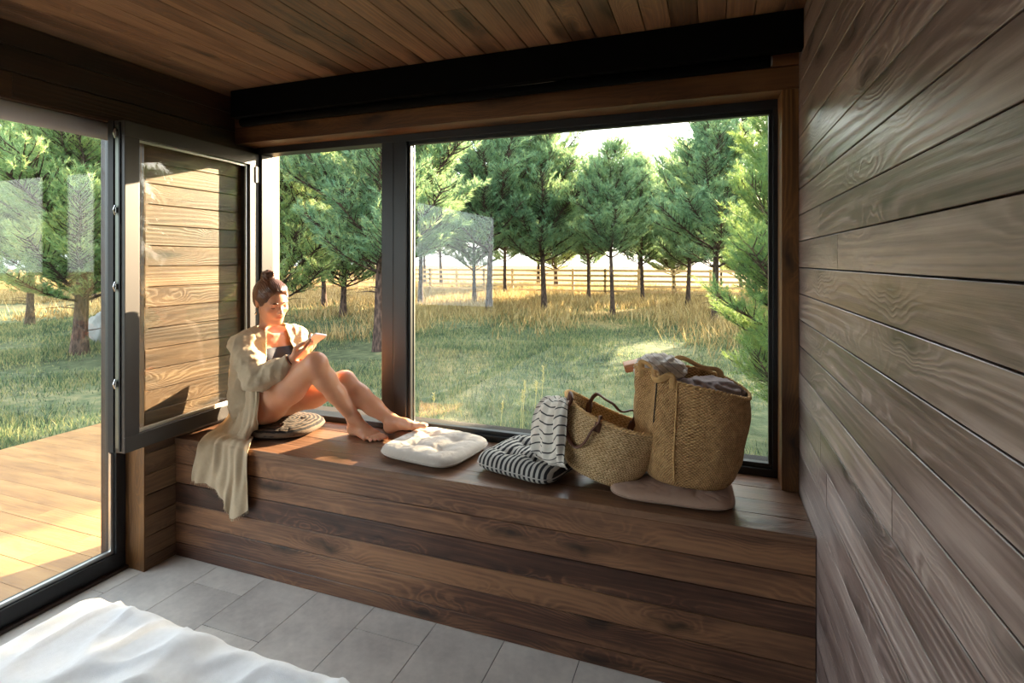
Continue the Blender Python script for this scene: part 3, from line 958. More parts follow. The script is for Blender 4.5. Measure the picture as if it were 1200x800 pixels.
def grid_faces(nu, nv):
    i, j = np.meshgrid(np.arange(nu-1), np.arange(nv-1), indexing='ij')
    a = (i*nv+j).ravel()
    return np.stack([a, a+1, a+nv+1, a+nv], 1)

def solidify(o, th, off=0.0):
    m = o.modifiers.new('thickness', 'SOLIDIFY'); m.thickness = th; m.offset = off; return o

# back-projection of a photo measurement onto a plane of the room (camera at 0,0,1.45)
def on_y(px, py, Y):
    a = (px-600)/629.5; b = -(py-306)/629.5
    r = ((a-T20)/NN, (a*T20+1)/NN, b); s = Y/r[1]
    return np.array((r[0]*s, Y, 1.45+b*s))
def on_z(px, py, Z):
    a = (px-600)/629.5; b = -(py-306)/629.5
    s = (Z-1.45)/b
    return np.array(((a-T20)/NN*s, (a*T20+1)/NN*s, Z))
# ------------------------------------------------------------------ seated woman
def skin_mat():
    m, nt = new_mat('skin'); N = NT(nt)
    at_ = N.n('ShaderNodeVertexColor'); at_.layer_name = 'tone'
    co = N.coord()
    c = N.mix(N.math('MULTIPLY', N.noise(co, 45, 3, .6), .25), at_.outputs[0], srgb('#b5674a'))
    p = N.princ(c, .42, N.bump(N.noise(co, 400, 2, .5), .08, .001), .45)
    p.inputs['Subsurface Weight'].default_value = .22
    p.inputs['Subsurface Radius'].default_value = (.02, .008, .004)
    p.inputs['Subsurface Scale'].default_value = .25
    N.out(p); return m
M['skin'] = skin_mat()
M['hair'] = simple('dark_brown_hair', srgb('#57331c'), .36, .6, bump=(260, .3, .002), var=.55, vscale=60)
M['shirt'] = cloth_mat('beige_linen_gauze', srgb('#cdb99c'), 520, .85, .7, .25, folds=1.3)
M['bandeau'] = simple('dark_navy_knit', srgb('#2c2f3c'), .8, bump=(500, .3, .001))

NK = np.array((-2.122, 2.165, 1.098))                    # base of neck
CF, CS, CU = unit((.955, -.29, .06)), unit((.29, .955, 0)), None      # chest forward / left
CU = np.cross(CF, CS)
HC = np.array(on_y(318.5, 352.5, 2.165))
hd = unit((.93, -.30, -.36)); hs = unit(np.cross((-.05, -.10, 1), hd)); hu = np.cross(hd, hs)
HR = np.array((hd, hs, hu))
def hp(f, s, u): return HC + hd*f + hs*s + hu*u
hipR, hipL = np.array((-2.11, 2.115, .722)), np.array((-2.15, 2.265, .715))
kneeR, kneeL = on_y(370, 426, 2.05), on_y(404, 447, 2.235)
ankR, ankL = on_y(414, 489, 2.225), on_y(458, 492, 2.30)
shR, shL = NK-CS*.138-CU*.052-CF*.012, NK+CS*.138-CU*.048-CF*.01
elR, wrR = on_y(303, 443, 1.985), on_y(342, 421, 2.045)
elL, wrL = on_y(350, 437, 2.26), on_y(355, 414, 2.165)
PC = on_y(367.5, 398.5, 2.10)                              # phone centre
PL = unit((.80, -.12, .50)); PN = unit(np.array((-.42, -.22, .85))-PL*np.dot((-.42, -.22, .85), PL)); PW = np.cross(PL, PN)

def torso(F, g=0.0):
    """g inflates (clothing)"""
    pel = (hipR+hipL)/2
    F.ell(pel+(-.015, 0, .012), (unit((.97, .2, .1)), unit((-.2, .97, 0)), unit((0, 0, 1))), (.112+g, .150+g, .10+g), .02)
    F.cone(hipR+(-.03, .0, -.005), .086+g, hipR+(.02, 0, 0), .082+g, .03); F.cone(hipL+(-.03, 0, -.005), .086+g, hipL+(.02, 0, 0), .082+g, .03)
    W = np.array((-2.178, 2.185, .845)); R = np.array((-2.158, 2.175, .975))
    F.ell(W, (CF, CS, CU), (.082+g, .112+g, .10+g), .04)
    F.ell(R, (unit(CF+CU*.1), CS, unit(CU-CF*.1)), (.088+g, .122+g, .125+g), .04)
    F.ell(NK-CU*.055-CF*.022, (CF, CS, CU), (.07+g, .125+g, .055+g), .035)
    F.cone(NK-CU*.02-CF*.015, .043+g, shR, .042+g, .03); F.cone(NK-CU*.02-CF*.015, .045+g, shL, .040+g, .03)

def hand(F, w, d, n, flip, curls, elbow, thumb_to=None, spread=.16, sc=.92):
    """w wrist, d palm direction, n palm normal; flip=+1 when the thumb is on the +side"""
    d = unit(d); n = unit(np.array(n)-d*np.dot(n, d)); s = np.cross(n, d)*flip      # s points to the thumb side
    kn = []
    for i in range(4):                      # index .. little
        o_ = (.0285-.0175*i)*sc
        L = (.086, .088, .083, .074)[i]*sc
        b0 = w + d*L + s*o_
        F.cone(w + s*o_*.55 + d*.012, .0125*sc, b0, .0098*sc, .009, flat=(n, .95))
        kn.append((b0, o_))
    F.cone(w + s*.018*sc+d*.012, .0135*sc, w + d*.05*sc + s*.026*sc + n*.008, .0115*sc, .010)      # thumb root
    tips = []
    for i, (b0, o_) in enumerate(kn):
        seg = np.array(((.040, .024, .019), (.044, .027, .020), (.041, .025, .019), (.032, .019, .017))[i])*sc
        p = b0; a = 0; pts = [p]
        fan = s*(spread*(1.5-i)*.35)
        for j in range(3):
            a += curls[i]*(.9, 1.1, .75)[j]
            dd = unit(d*math.cos(a) + n*math.sin(a) + fan*math.cos(a))
            p = p + dd*seg[j]; pts.append(p)
        r = (.0088, .0082, .0074, .0064)[0 if i == 0 else i-1 if i < 3 else 3]*sc
        r = (.0084, .0086, .0082, .0072)[i]*sc
        F.chain(pts, [r*1.06, r*.98, r*.92, r*.82], .003)
        tips.append((p, dd))
    t0 = w + d*.030*sc + s*.027*sc + n*.006
    t1 = t0 + unit(d*.75 + s*.65 + n*.35)*.036*sc
    dd = unit(np.array(thumb_to)-t1) if thumb_to is not None else unit(d*.9+s*.2+n*.4)
    t2 = t1 + dd*.028*sc; t3 = t2 + unit(dd+d*.2)*.022*sc
    F.chain([t0, t1, t2, t3], [.0125*sc, .0102*sc, .0094*sc, .008*sc], .006)
    tips.append((t3, dd))
    return tips

def foot(F, ank, heel, toe, up, flip):
    """heel / toe: ground contact points; up: sole normal; flip: +1 big toe on the + side"""
    a = unit(toe-heel); up = unit(np.array(up)-a*np.dot(up, a)); s = np.cross(up, a)*flip
    L = np.linalg.norm(toe-heel)
    h0 = heel + up*.030 + a*.024
    F.cone(ank, .031, h0, .029, .012); F.cone(h0, .028, h0-up*.004+a*.01, .026, .01)
    F.cone(ank + a*.006 + s*.024, .0105, ank+s*.026-up*.004, .0105, .008); F.cone(ank + a*.002 - s*.024-up*.008, .010, ank-s*.025-up*.012, .010, .008)
    F.cone(ank+a*.012-up*.006, .028, heel+a*L*.50+up*.034+s*.006, .024, .02)
    F.cone(h0, .026, heel+a*L*.52-s*.018+up*.017, .017, .018)
    bigb = heel+a*L*.70+s*.026+up*.019; litb = heel+a*L*.63-s*.030+up*.014
    F.cone(heel+a*L*.45+s*.012+up*.034, .023, bigb, .0175, .014)
    F.cone(heel+a*L*.45+up*.026, .022, heel+a*L*.66+up*.018, .0165, .014)
    F.cone(heel+a*L*.45-s*.012+up*.022, .020, litb, .0135, .012)
    F.cone(bigb, .0165, litb, .0125, .010)
    tips = []
    for i in range(5):
        f = i/4
        b = bigb*(1-f)+litb*f + a*.008
        e = heel + a*L*(1.0-.028*i-.02*(i == 0)-.012*i*i*.35) + s*(.030-.0165*i) + up*(.011-.001*i)
        r = (.0118, .0088, .0083, .0078, .0076)[i]
        mid = b*.45+e*.55+up*(.006 if i else .002)
        F.chain([b, mid, e], [r*1.05, r*.98, r*.93], .0035)
        tips.append(e+a*r*.4+up*r*.6)
    return tips

def build_body():
    F = Field((-2.36, 1.90, .575), (-1.20, 2.385, 1.37), .0034)
    torso(F)
    # breasts, collar bones, neck
    for sg in (-1, 1):
        F.ell(np.array((-2.158, 2.175, .968))+CF*.070+CS*sg*.055+CU*.0, (CF, CS, CU), (.040, .050, .048), .025)
        F.cone(NK+CF*.036+CS*sg*.012-CU*.022, .008, NK+CF*.020+CS*sg*.11-CU*.012, .009, .016)
    F.cone(NK-CF*.016-CU*.01, .046, HC-hd*.034-hu*.045, .041, .02)
    F.cone(NK+CF*.006-CU*.02, .031, HC-hd*.018-hu*.055, .031, .02)
    # arms
    F.chain([shR, shR*.5+elR*.5, elR], [.041, .038, .033], .02); F.chain([elR, elR*.65+wrR*.35, wrR], [.035, .035, .0225], .015)
    F.chain([shL, shL*.5+elL*.5, elL], [.041, .038, .033], .02); F.chain([elL, elL*.65+wrL*.35, wrL], [.035, .035, .0225], .015)
    # legs
    for hip, kn, an, cb in ((hipR, kneeR, ankR, (-1, .1, .1)), (hipL, kneeL, ankL, (-1, .1, .1))):
        m = hip*.5+kn*.5+np.array((0, 0, -.010))
        F.chain([hip, m, kn-unit(kn-hip)*.02], [.092, .076, .055], .03)
        F.cone(kn, .051, kn+(0, 0, -.004), .050, .015)
        F.cone(kn+unit((.7, -.1, .7))*.014, .036, kn+unit((.8, -.1, .5))*.016, .034, .02)
        ax = unit(an-kn); back = unit(np.array(cb)-ax*np.dot(cb, ax))
        c1 = kn+ax*.10+back*.012; c2 = kn+ax*.19+back*.008
        F.chain([kn, c1, c2, an], [.048, .051, .043, .030], .022)
        F.cone(kn*.35+an*.65+back*.018, .018, an+back*.024, .011, .018)
    heelR = on_z(411, 508, .5835); toeR = on_z(448, 517.5, .5835)
    nailpts = foot(F, ankR, heelR+unit(toeR-heelR)*-.004, toeR, (0, 0, 1), 1)
    heelL = on_z(455, 508, .586); heelL = np.array((heelL[0], 2.308, .590))
    toeL = on_y(504, 500, 2.262)
    foot(F, ankL, heelL, toeL, (0.0, 0, 1), -1)
    # hands around the phone
    tR = hand(F, wrR, (PC-PL*.03-PW*0-PN*.022)-wrR+np.array((.01, -.02, 0)), PN+np.array((0, .45, 0)), -1, (.42, .5, .55, .6), elR, PC+PL*.02+PN*.006-np.array((0, .03, 0)))
    tL = hand(F, wrL, (PC+PL*.01-PN*.03)-wrL+np.array((.01, .012, 0)), PN+np.array((0, -.45, 0)), 1, (.38, .45, .5, .55), elL, PC+PL*.02+PN*.006+np.array((0, .03, 0)))
    # head
    F.ell(hp(-.012, 0, .022), HR, (.094, .073, .084), .004)
    F.ell(hp(.032, 0, -.030), HR, (.058, .056, .076), .03)
    F.cone(hp(.068, -.009, -.092), .0165, hp(.068, .009, -.092), .0165, .018)
    for sg in (-1, 1):
        F.cone(hp(.0, sg*.046, -.050), .015, hp(.050, sg*.020, -.084), .014, .022)      # jaw
        F.ell(hp(.058, sg*.036, -.022), HR, (.022, .020, .017), .014)                    # cheek
        F.ell(hp(.087, sg*.030, .004), HR, (.014, .015, .0095), .009, sub=True)          # eye socket
        F.ell(hp(.0685, sg*.030, .0035), HR, (.0125, .014, .0105), .003)                   # closed lid over the eye
        F.cone(hp(.082, sg*.014, .0185), .0050, hp(.070, sg*.045, .020), .0045, .010)     # brow ridge
        e0 = hp(-.010, sg*.074, .010); e1 = hp(-.008, sg*.073, -.026)
        F.cone(e0, .012, e1, .0075, .005, flat=(hs, .45)); F.cone(e0+hu*.005-hd*.008, .010, e1+hu*.006, .006, .004, flat=(hs, .5))
        F.cone(hp(.094, sg*.0085, -.030), .0062, hp(.088, sg*.010, -.031), .0055, .004)   # nostril wing
    F.ell(hp(.050, 0, -.128), HR, (.050, .050, .022), .014, sub=True)
    F.chain([hp(.082, 0, .012), hp(.094, 0, -.010), hp(.104, 0, -.026)], [.0068, .0072, .0085], .008)
    F.cone(hp(.078, -.012, -.050), .011, hp(.078, .012, -.050), .011, .016)               # mouth mound
    F.cone(hp(.0885, -.013, -.0485), .0040, hp(.0885, .013, -.0485), .0040, .003); F.cone(hp(.0905, -.004, -.0480), .0046, hp(.0905, .004, -.0480), .0046, .003)
    F.cone(hp(.0875, -.010, -.0580), .0050, hp(.0875, .010, -.0580), .0050, .003)
    F.cone(hp(.0955, -.018, -.0532), .0014, hp(.0955, .018, -.0532), .0014, .002, sub=True)
    F.smooth(1)
    V, Q = F.extract()
    return V, Q, nailpts, tR, tL

BV, BF, toes_, tR_, tL_ = build_body()
person = empty('person', (float(hipR[0]), 2.19, BH))
PO = np.array((float(hipR[0]), 2.19, BH))
body = np_mesh('body', BV-PO, BF, M['skin'], person)
lc = (BV-HC)@HR.T
base = np.array(srgb('#d39a78')); tone = np.tile(base, (len(BV), 1))
def blend(mask, col):
    global tone
    tone = tone*(1-mask[:, None]) + np.array(srgb(col))*mask[:, None]
lip = np.exp(-((lc[:, 1]/.019)**4)) * np.exp(-(((lc[:, 2]+.0535)/.0085)**4)) * (lc[:, 0] > .078) * (lc[:, 0] < .1)
blend(lip*.8, '#b2574c')
chk = np.exp(-(((np.abs(lc[:, 1])-.038)/.018)**2 + ((lc[:, 2]+.028)/.016)**2)) * (lc[:, 0] > .03) * (lc[:, 0] < .12)
blend(chk*.35, '#c9745c')
for p in toes_[:5] + [t[0] for t in tR_+tL_]:
    blend(np.clip(1.3-np.linalg.norm(BV-p, axis=1)/.007, 0, .5), '#d98a78')
for k_ in (kneeR, kneeL): blend(np.exp(-(np.linalg.norm(BV-(k_+(.02, 0, .03)), axis=1)/.045)**2)*.3, '#c57a5c')
ca = body.data.color_attributes.new('tone', 'FLOAT_COLOR', 'POINT')
ca.data.foreach_set('color', np.hstack([tone, np.ones((len(tone), 1))]).astype(np.float32).reshape(-1))

def strip_of(name, pts, r, mat, parent, flat=1, n=5):
    m = MB()
    m.tube([tuple(np.array(p)-PO) for p in pts], 0, n, rs=[r*.35]+[r]*(len(pts)-2)+[r*.35], flat=flat)
    return m.build(name, mat, parent, True)
# brows and lashes
bz, lz = MB(), MB()
for sg in (-1, 1):
    q = [hp(.0865-.0050*i*i*.28, sg*(.012+.0088*i), .0225+.0016*i-.00075*i*i) for i in range(5)]
    bz.tube([tuple(p-PO) for p in q], 0, 5, rs=[.0024, .0038, .0036, .0028, .0012])
    q = [hp(.0800-.0007*(i-2)**2, sg*(.018+.006*i), -.0040+.0009*(i-2)**2*.6) for i in range(5)]
    lz.tube([tuple(p-PO) for p in q], 0, 5, rs=[.0010, .0022, .0026, .0024, .0012])
bz.build('eyebrows', M['hair'], person, True); lz.build('eyelashes', M['hair'], person, True)

# hair: swept back into a top bun
def build_hair():
    F = Field(HC-.15, HC+np.array((.15, .15, .19)), .0026)
    F.ell(hp(-.018, 0, .026), HR, (.099, .0805, .092), .0)
    F.ell(hp(-.055, 0, -.02), HR, (.050, .060, .055), .02)
    F.ell(hp(.030, 0, .078), HR, (.045, .055, .028), .02)
    # hairline: take the face, ears and neck away
    F.ell(hp(.094, 0, .0), HR, (.062, .066, .080), .005, sub=True)
    F.ell(hp(.05, 0, -.075), HR, (.085, .10, .060), .008, sub=True)
    for sg in (-1, 1):
        F.ell(hp(-.004, sg*.085, -.012), HR, (.020, .026, .026), .004, sub=True)
    b = hp(-.052, 0, .118)
    F.ell(b, HR, (.036, .038, .030), .012)
    for i in range(7):       # coils of the bun
        a = i*.9
        p0 = b + (hd*math.cos(a)+hs*math.sin(a))*.022+hu*(-.012+.005*i); p1 = b + (hd*math.cos(a+1.1)+hs*math.sin(a+1.1))*.026+hu*(-.006+.005*i)
        F.cone(p0, .012, p1, .011, .004)
    F.smooth(1)
    V, Q = F.extract(); n = normals(V, Q)
    l = (V-HC)@HR.T
    bl = (V-b)@HR.T
    inb = np.clip(1.6-np.linalg.norm(bl, axis=1)/.032, 0, 1)
    ang = np.arctan2(l[:, 1], l[:, 2]+.02); s1 = np.sin(ang*84+7*vnoise(l, (12, 12, 12), 2)+l[:, 0]*36)
    ang2 = np.arctan2(bl[:, 1], bl[:, 0]); s2 = np.sin(bl[:, 2]*420+ang2*3+3*vnoise(l, (30, 30, 30), 7))
    return V + n*((.0009*s1*(1-inb) + .0022*s2*inb) + .0022*vnoise(l, (16, 30, 30), 4))[:, None], Q
HV, HQ = build_hair()
hair = np_mesh('hair', HV-PO, HQ, M['hair'], person)
wm = MB(); rr = random.Random(3)
for i in range(40):          # loose strands
    if i < 16:
        sg = rr.choice((-1, 1)); st = hp(.012+rr.uniform(-.03, .02), sg*rr.uniform(.066, .072), rr.uniform(-.01, .02))
        dr = hd*rr.uniform(-.1, .3)+hs*sg*rr.uniform(.0, .3)-hu*rr.uniform(.5, 1); L = rr.uniform(.015, .04)
    elif i < 30:
        st = hp(rr.uniform(-.02, .06), rr.uniform(-.05, .05), .105); dr = hd*rr.uniform(-.5, 1)+hs*rr.uniform(-1, 1)+hu*rr.uniform(.2, .8); L = rr.uniform(.012, .03)
    else:
        st = hp(-.052, 0, .118)+(hd*rr.uniform(-1, 1)+hs*rr.uniform(-1, 1)+hu*rr.uniform(0, 1))*.026; dr = (st-hp(-.052, 0, .118)); dr = dr/np.linalg.norm(dr)+hd*rr.uniform(-.6, .6)+hs*rr.uniform(-.6, .6); L = rr.uniform(.012, .034)
    dr = unit(dr); c = unit((rr.uniform(-1, 1), rr.uniform(-1, 1), rr.uniform(-1, .2)))
    wm.tube([tuple(st+dr*L*t+c*L*.35*t*t-PO) for t in (0, .33, .66, 1)], 0, 3, rs=[.0005, .00045, .0004, .0002])
wm.build('loose_strands', M['hair'], hair)
for sg in (-1, 1):           # drop earrings
    e = hp(-.008, sg*.077, -.036)
    MB().tube([tuple(e-PO), tuple(e-PO+(0, 0, -.012))], .0009, 6).build('earring', simple('pale_metal', (.8, .75, .65), .25, metal=1) if sg < 0 else bpy.data.materials['pale_metal'], person)
    m = MB(); m.lathe([(0, 0), (.004, -.004), (.0055, -.010), (.003, -.017), (0, -.019)], 10, tuple(e-PO+(0, 0, -.011))); o_ = m.build('earring_drop', bpy.data.materials['pale_metal'], person, True)

# bandeau top and shorts
def wrap(name, g, lo, hi, mat, keep, extra=None, h=.0034):
    F = Field(lo, hi, h); torso(F, g)
    if extra: extra(F, g)
    K = F.d.copy()
    sl, X = F.win(lo, np.array(hi)+1)
    F.d = np.maximum(K, keep(X).astype(np.float32))
    V, Q = F.extract(); return np_mesh(name, V-PO, Q, mat, person)
def bust(F, g):
    for sg in (-1, 1):
        F.ell(np.array((-2.158, 2.175, .968))+CF*.070+CS*sg*.055, (CF, CS, CU), (.040+g, .050+g, .048+g), .03)
def kb(X):
    u = (X-NK)@CU; return np.maximum(u+.088, -.195-u)
wrap('bandeau_top', .004, (-2.32, 2.0, .86), (-1.98, 2.36, 1.06), M['bandeau'], kb, bust)
def thighs(F, g):
    for hip, kn in ((hipR, kneeR), (hipL, kneeL)):
        F.chain([hip, hip*.5+kn*.5+np.array((0, 0, -.010))], [.092+g, .076+g], .03)
def ks(X):
    u = (X-hipR)@unit((.80, 0, .60)); return np.maximum(np.maximum(u+.005, -(u+.25)), .70-X[..., 2])
wrap('shorts', .005, (-2.30, 1.98, .62), (-1.95, 2.375, .84), M['bandeau'], ks, thighs)

# open linen shirt
def build_shirt():
    lo, hi = np.array((-2.375, 1.90, .588)), np.array((-1.84, 2.384, 1.16))
    F = Field(lo, hi, .0034); g = .013
    torso(F, g); bust(F, g)
    mR = shR*.5+elR*.5+np.array((-.006, -.006, -.008)); mL = shL*.5+elL*.5
    F.chain([shR+(0, 0, -.004), mR, elR+(-.004, -.004, -.014)], [.056, .060, .057], .02); F.chain([elR+(0, 0, -.010), elR*.45+wrR*.55+(0, 0, -.010), wrR-unit(wrR-elR)*.012], [.056, .050, .036], .02)
    F.chain([shL, mL, elL], [.050, .052, .050], .02); F.chain([elL, wrL-unit(wrL-elL)*.02], [.050, .034], .02)
    F.ell(np.array((-2.215, 2.12, .80)), ((1, 0, 0), (0, 1, 0), (0, 0, 1)), (.066, .11, .13), .05)
    F.chain([shR+(-.03, .03, -.02), on_y(286, 425, 2.07), on_y(286, 450, 2.075), on_y(287, 480, 2.07), on_y(286, 500, 2.06)], [.042, .052, .054, .052, .045], .04)       # cloth gathered behind the hips
    D = F.d; sl, X = F.win(lo, hi+1); X = X[:D.shape[0], :D.shape[1], :D.shape[2]]
    shell = np.abs(D+.002)-.0036
    v = X-NK; f = v@CF; s = v@CS; u = v@CU
    # front opening: widens downwards
    half = np.clip(.052 - u*.16, .04, .13)
    s0 = .006
    open_ = np.maximum(np.abs(s-s0)-half, -(f-.006))
    col = np.sqrt((f+.008)**2+(s*.92)**2)-.066        # neck hole
    neck = np.maximum(col, -(u+.035))
    thr = X-hipR; low = (X[..., 2]-.600)                # hem at the hips
    lap = np.maximum(-(X[..., 0]+2.085), X[..., 2]-.845)   # nothing over the lap
    # keep the sleeves closed: distance to the arm axes
    def seg(a, b):
        ab = b-a; t = np.clip(((X-a)@ab)/(ab@ab), 0, 1); return np.linalg.norm(X-(a+t[..., None]*ab), axis=-1)
    armd = np.minimum(np.minimum(seg(shR+(0, 0, -.03), elR), seg(elR, wrR)), np.minimum(seg(shL+(0, 0, -.03), elL), seg(elL, wrL)))-.066
    open_ = np.maximum(open_, -armd)
    lap = np.maximum(lap, -armd)
    # sleeve ends
    cR = (X-(wrR-unit(wrR-elR)*.010))@unit(wrR-elR); cL = (X-(wrL-unit(wrL-elL)*.018))@unit(wrL-elL)
    cuff = np.minimum(np.maximum(-cR, np.linalg.norm(X-wrR, axis=-1)-.075), np.maximum(-cL, np.linalg.norm(X-wrL, axis=-1)-.07))
    for c in (open_, neck, lap, cuff): shell = np.maximum(shell, -c)
    shell = np.maximum(shell, -low)
    F.d = shell.astype(np.float32)
    V, Q = F.extract(); n = normals(V, Q)
    w = vnoise(V, (9, 9, 16), 3, 3); w2 = 1-np.abs(vnoise(V, (16, 16, 7), 9, 2))*2.2; w3 = vnoise(V, (40, 40, 40), 5, 2)
    # folds push both faces of the cloth the same way
    out = unit((0, 0, 0.0001)) if False else None
    cen = np.where((V[:, 2] > 0)[:, None], V*0+np.array((-2.16, 2.18, .95)), 0)
    def segv(P, a, b):
        ab = b-a; t = np.clip(((P-a)@ab)/(ab@ab), 0, 1); q = a+t[:, None]*ab; return np.linalg.norm(P-q, axis=1), q
    best = np.full(len(V), 9.); ax = np.zeros_like(V)
    for a, b, bias in ((np.array((-2.15, 2.19, .72)), NK, .05), (shR, elR, 0), (elR, wrR, 0), (shL, elL, 0), (elL, wrL, 0)):
        dd, q = segv(V, a, b); m = dd-bias < best; best[m] = (dd-bias)[m]; ax[m] = q[m]
    rad = V-ax; rad /= np.linalg.norm(rad, axis=1, keepdims=True)+1e-9
    amp = .0075*w + .0055*np.clip(w2, -1, 1) + .002*w3
    return V+rad*amp[:, None], Q
SV, SQ = build_shirt()
shirt = np_mesh('linen_shirt', SV-PO, SQ, M['shirt'], person)
# tail of the shirt: falls behind the hip, over the bench edge and down its front
Z_ = BH+.010
rows = [
 [on_y(270, 432, 2.17), on_y(277, 440, 2.10), on_y(286, 446, 2.04), on_y(295, 449, 2.015), on_y(304, 452, 2.02)],
 [on_y(270, 458, 2.16), on_y(276, 464, 2.08), on_y(286, 468, 2.02), on_y(296, 470, 1.995), on_y(304, 470, 2.00)],
 [on_y(269, 484, 2.14), on_y(274, 490, 2.05), on_y(284, 494, 1.99), on_y(294, 494, 1.97), on_y(302, 490, 1.98)],
 [on_z(256, 499, Z_), on_z(264, 507, Z_), on_z(277, 512, Z_+.008), on_z(287, 513, Z_+.02), on_z(298, 508, Z_+.012)],
 [on_y(237, 513, 1.912)*[1, 1, 0]+[0, 0, Z_+.002], on_y(252, 515, 1.912)*[1, 1, 0]+[0, 0, Z_+.004], on_y(266, 518, 1.908)*[1, 1, 0]+[0, 0, Z_+.006], on_y(280, 520, 1.905)*[1, 1, 0]+[0, 0, Z_+.006], on_y(293, 522, 1.908)*[1, 1, 0]+[0, 0, Z_+.002]],
 [on_y(230, 534, 1.892), on_y(249, 538, 1.886), on_y(264, 544, 1.882), on_y(278, 548, 1.880), on_y(291, 546, 1.886)],
 [on_y(226, 552, 1.889), on_y(246, 556, 1.883), on_y(264, 568, 1.880), on_y(276, 576, 1.879), on_y(292, 572, 1.885)],
 [on_y(225, 563, 1.889), on_y(245, 568, 1.885), on_y(264, 588, 1.883), on_y(272, 607, 1.882), on_y(292, 597, 1.887)],
]
nu, nv = 110, 90
G = spline_grid(rows, nu, nv)
uu, vv_ = np.meshgrid(np.linspace(0, 1, nu), np.linspace(0, 1, nv), indexing='ij')
nrm_ = np.cross(np.gradient(G, axis=1), np.gradient(G, axis=0)); nrm_ /= np.linalg.norm(nrm_, axis=-1, keepdims=True)+1e-9
if nrm_[..., 1].mean() > 0: nrm_ = -nrm_
ph_ = vv_*19 + 2.2*np.sin(uu*4) + 1.3*np.sin(vv_*9+uu*6)
fold = (.5+.5*np.sin(ph_))**1.5*.013*(.35+.65*np.clip(uu*1.6, 0, 1)) + .004*np.sin(vv_*43+uu*9)
fold *= np.where((uu > .40) & (uu < .60), .55, 1.0)
G = G + nrm_*fold[..., None]
tail = np_mesh('shirt_tail', G.reshape(-1, 3)-PO, grid_faces(nu, nv), M['shirt'], shirt)
tail['label'] = 'frayed linen tail hanging over the bench edge'
solidify(tail, .0022)
fm = MB(); rr = random.Random(8)
for j in range(0, nv, 1):
    for q in range(2):
        p = G[-1, j]+np.array((rr.uniform(-.002, .002), rr.uniform(-.001, .001), 0)); L = rr.uniform(.004, .014)
        fm.tube([tuple(p-PO), tuple(p-PO+(rr.uniform(-.004, .004), -.001, -L))], .0006, 3)
fm.build('fringe', M['shirt'], shirt)
# bracelet
d_ = unit(wrR-elR); a_ = unit(np.cross(d_, (0, 0, 1))); b_ = np.cross(d_, a_)
cc = wrR-d_*.004
MB().tube([tuple(cc+(a_*math.cos(t)+b_*math.sin(t))*.0265-PO) for t in np.linspace(0, 2*PI, 25)], .0022, 6).build('bracelet', simple('dark_beads', (.03, .02, .02), .3), person, True)
tag(person, 'woman in open beige linen shirt and dark top sitting with raised knees, reading her phone', 'person')

# phone
ph = empty('smartphone', tuple(PC))
mt = Matrix((PL, PW, PN)).transposed(); ph.rotation_euler = mt.to_euler()
MB().box(-.062, .062, -.031, .031, -.0045, .0045, .0032).build('case', simple('silver_phone_body', (.6, .58, .56), .3, metal=.6), ph)
MB().box(-.059, .059, -.0285, .0285, .0045, .0049).build('screen', simple('phone_screen', (.02, .02, .025), .08), ph)
MB().box(-.058, -.036, .004, .026, -.0062, -.0043, .0008).build('camera_bump', bpy.data.materials['silver_phone_body'], ph)
tag(ph, 'smartphone held in both hands of the seated woman above her knee', 'phone')
# ------------------------------------------------------------------ cushions
def stripe_mat(name, a, b, period, axis=0, duty=.5, warp=.0):
    m, nt = new_mat(name); N = NT(nt)
    at_ = N.n('ShaderNodeUVMap')
    sep = nt.nodes.new('ShaderNodeSeparateXYZ'); N.set(sep.inputs[0], at_.outputs[0])
    co = N.coord()
    x = N.math('ADD', sep.outputs[axis], N.math('MULTIPLY', N.math('SUBTRACT', N.noise(co, 30, 2, .5), .5), warp))
    f = N.math('FRACT', N.math('DIVIDE', x, period))
    e = .06
    w = N.ramp(f, [(0.0, 0.0), (e, 1.0), (duty-e/2, 1.0), (duty+e/2, 0.0)])
    c = N.mix(w, b, a)
    c = N.mix(N.math('MULTIPLY', N.noise(co, 120, 3, .6), .3), c, (.09, .085, .08))
    N.out(N.princ(c, .9, N.bump(N.noise(co, 420, 2, .5), .3, .002), .2, Sheen_Weight=.03)); return m
M['cream'] = cloth_mat('oatmeal_linen', srgb('#bdb2a7'), 480, .85, .3)
M['rosy'] = cloth_mat('dusty_rose_cotton', srgb('#a58775'), 480, .85, .3)
M['ticking'] = stripe_mat('black_white_ticking', srgb('#1c1c22'), srgb('#b9b4ac'), .022, 0, .52, .004)
M['ticking_round'] = stripe_mat('braided_black_beige', srgb('#0f0c0b'), srgb('#5f5041'), .020, 0, .62, .01)

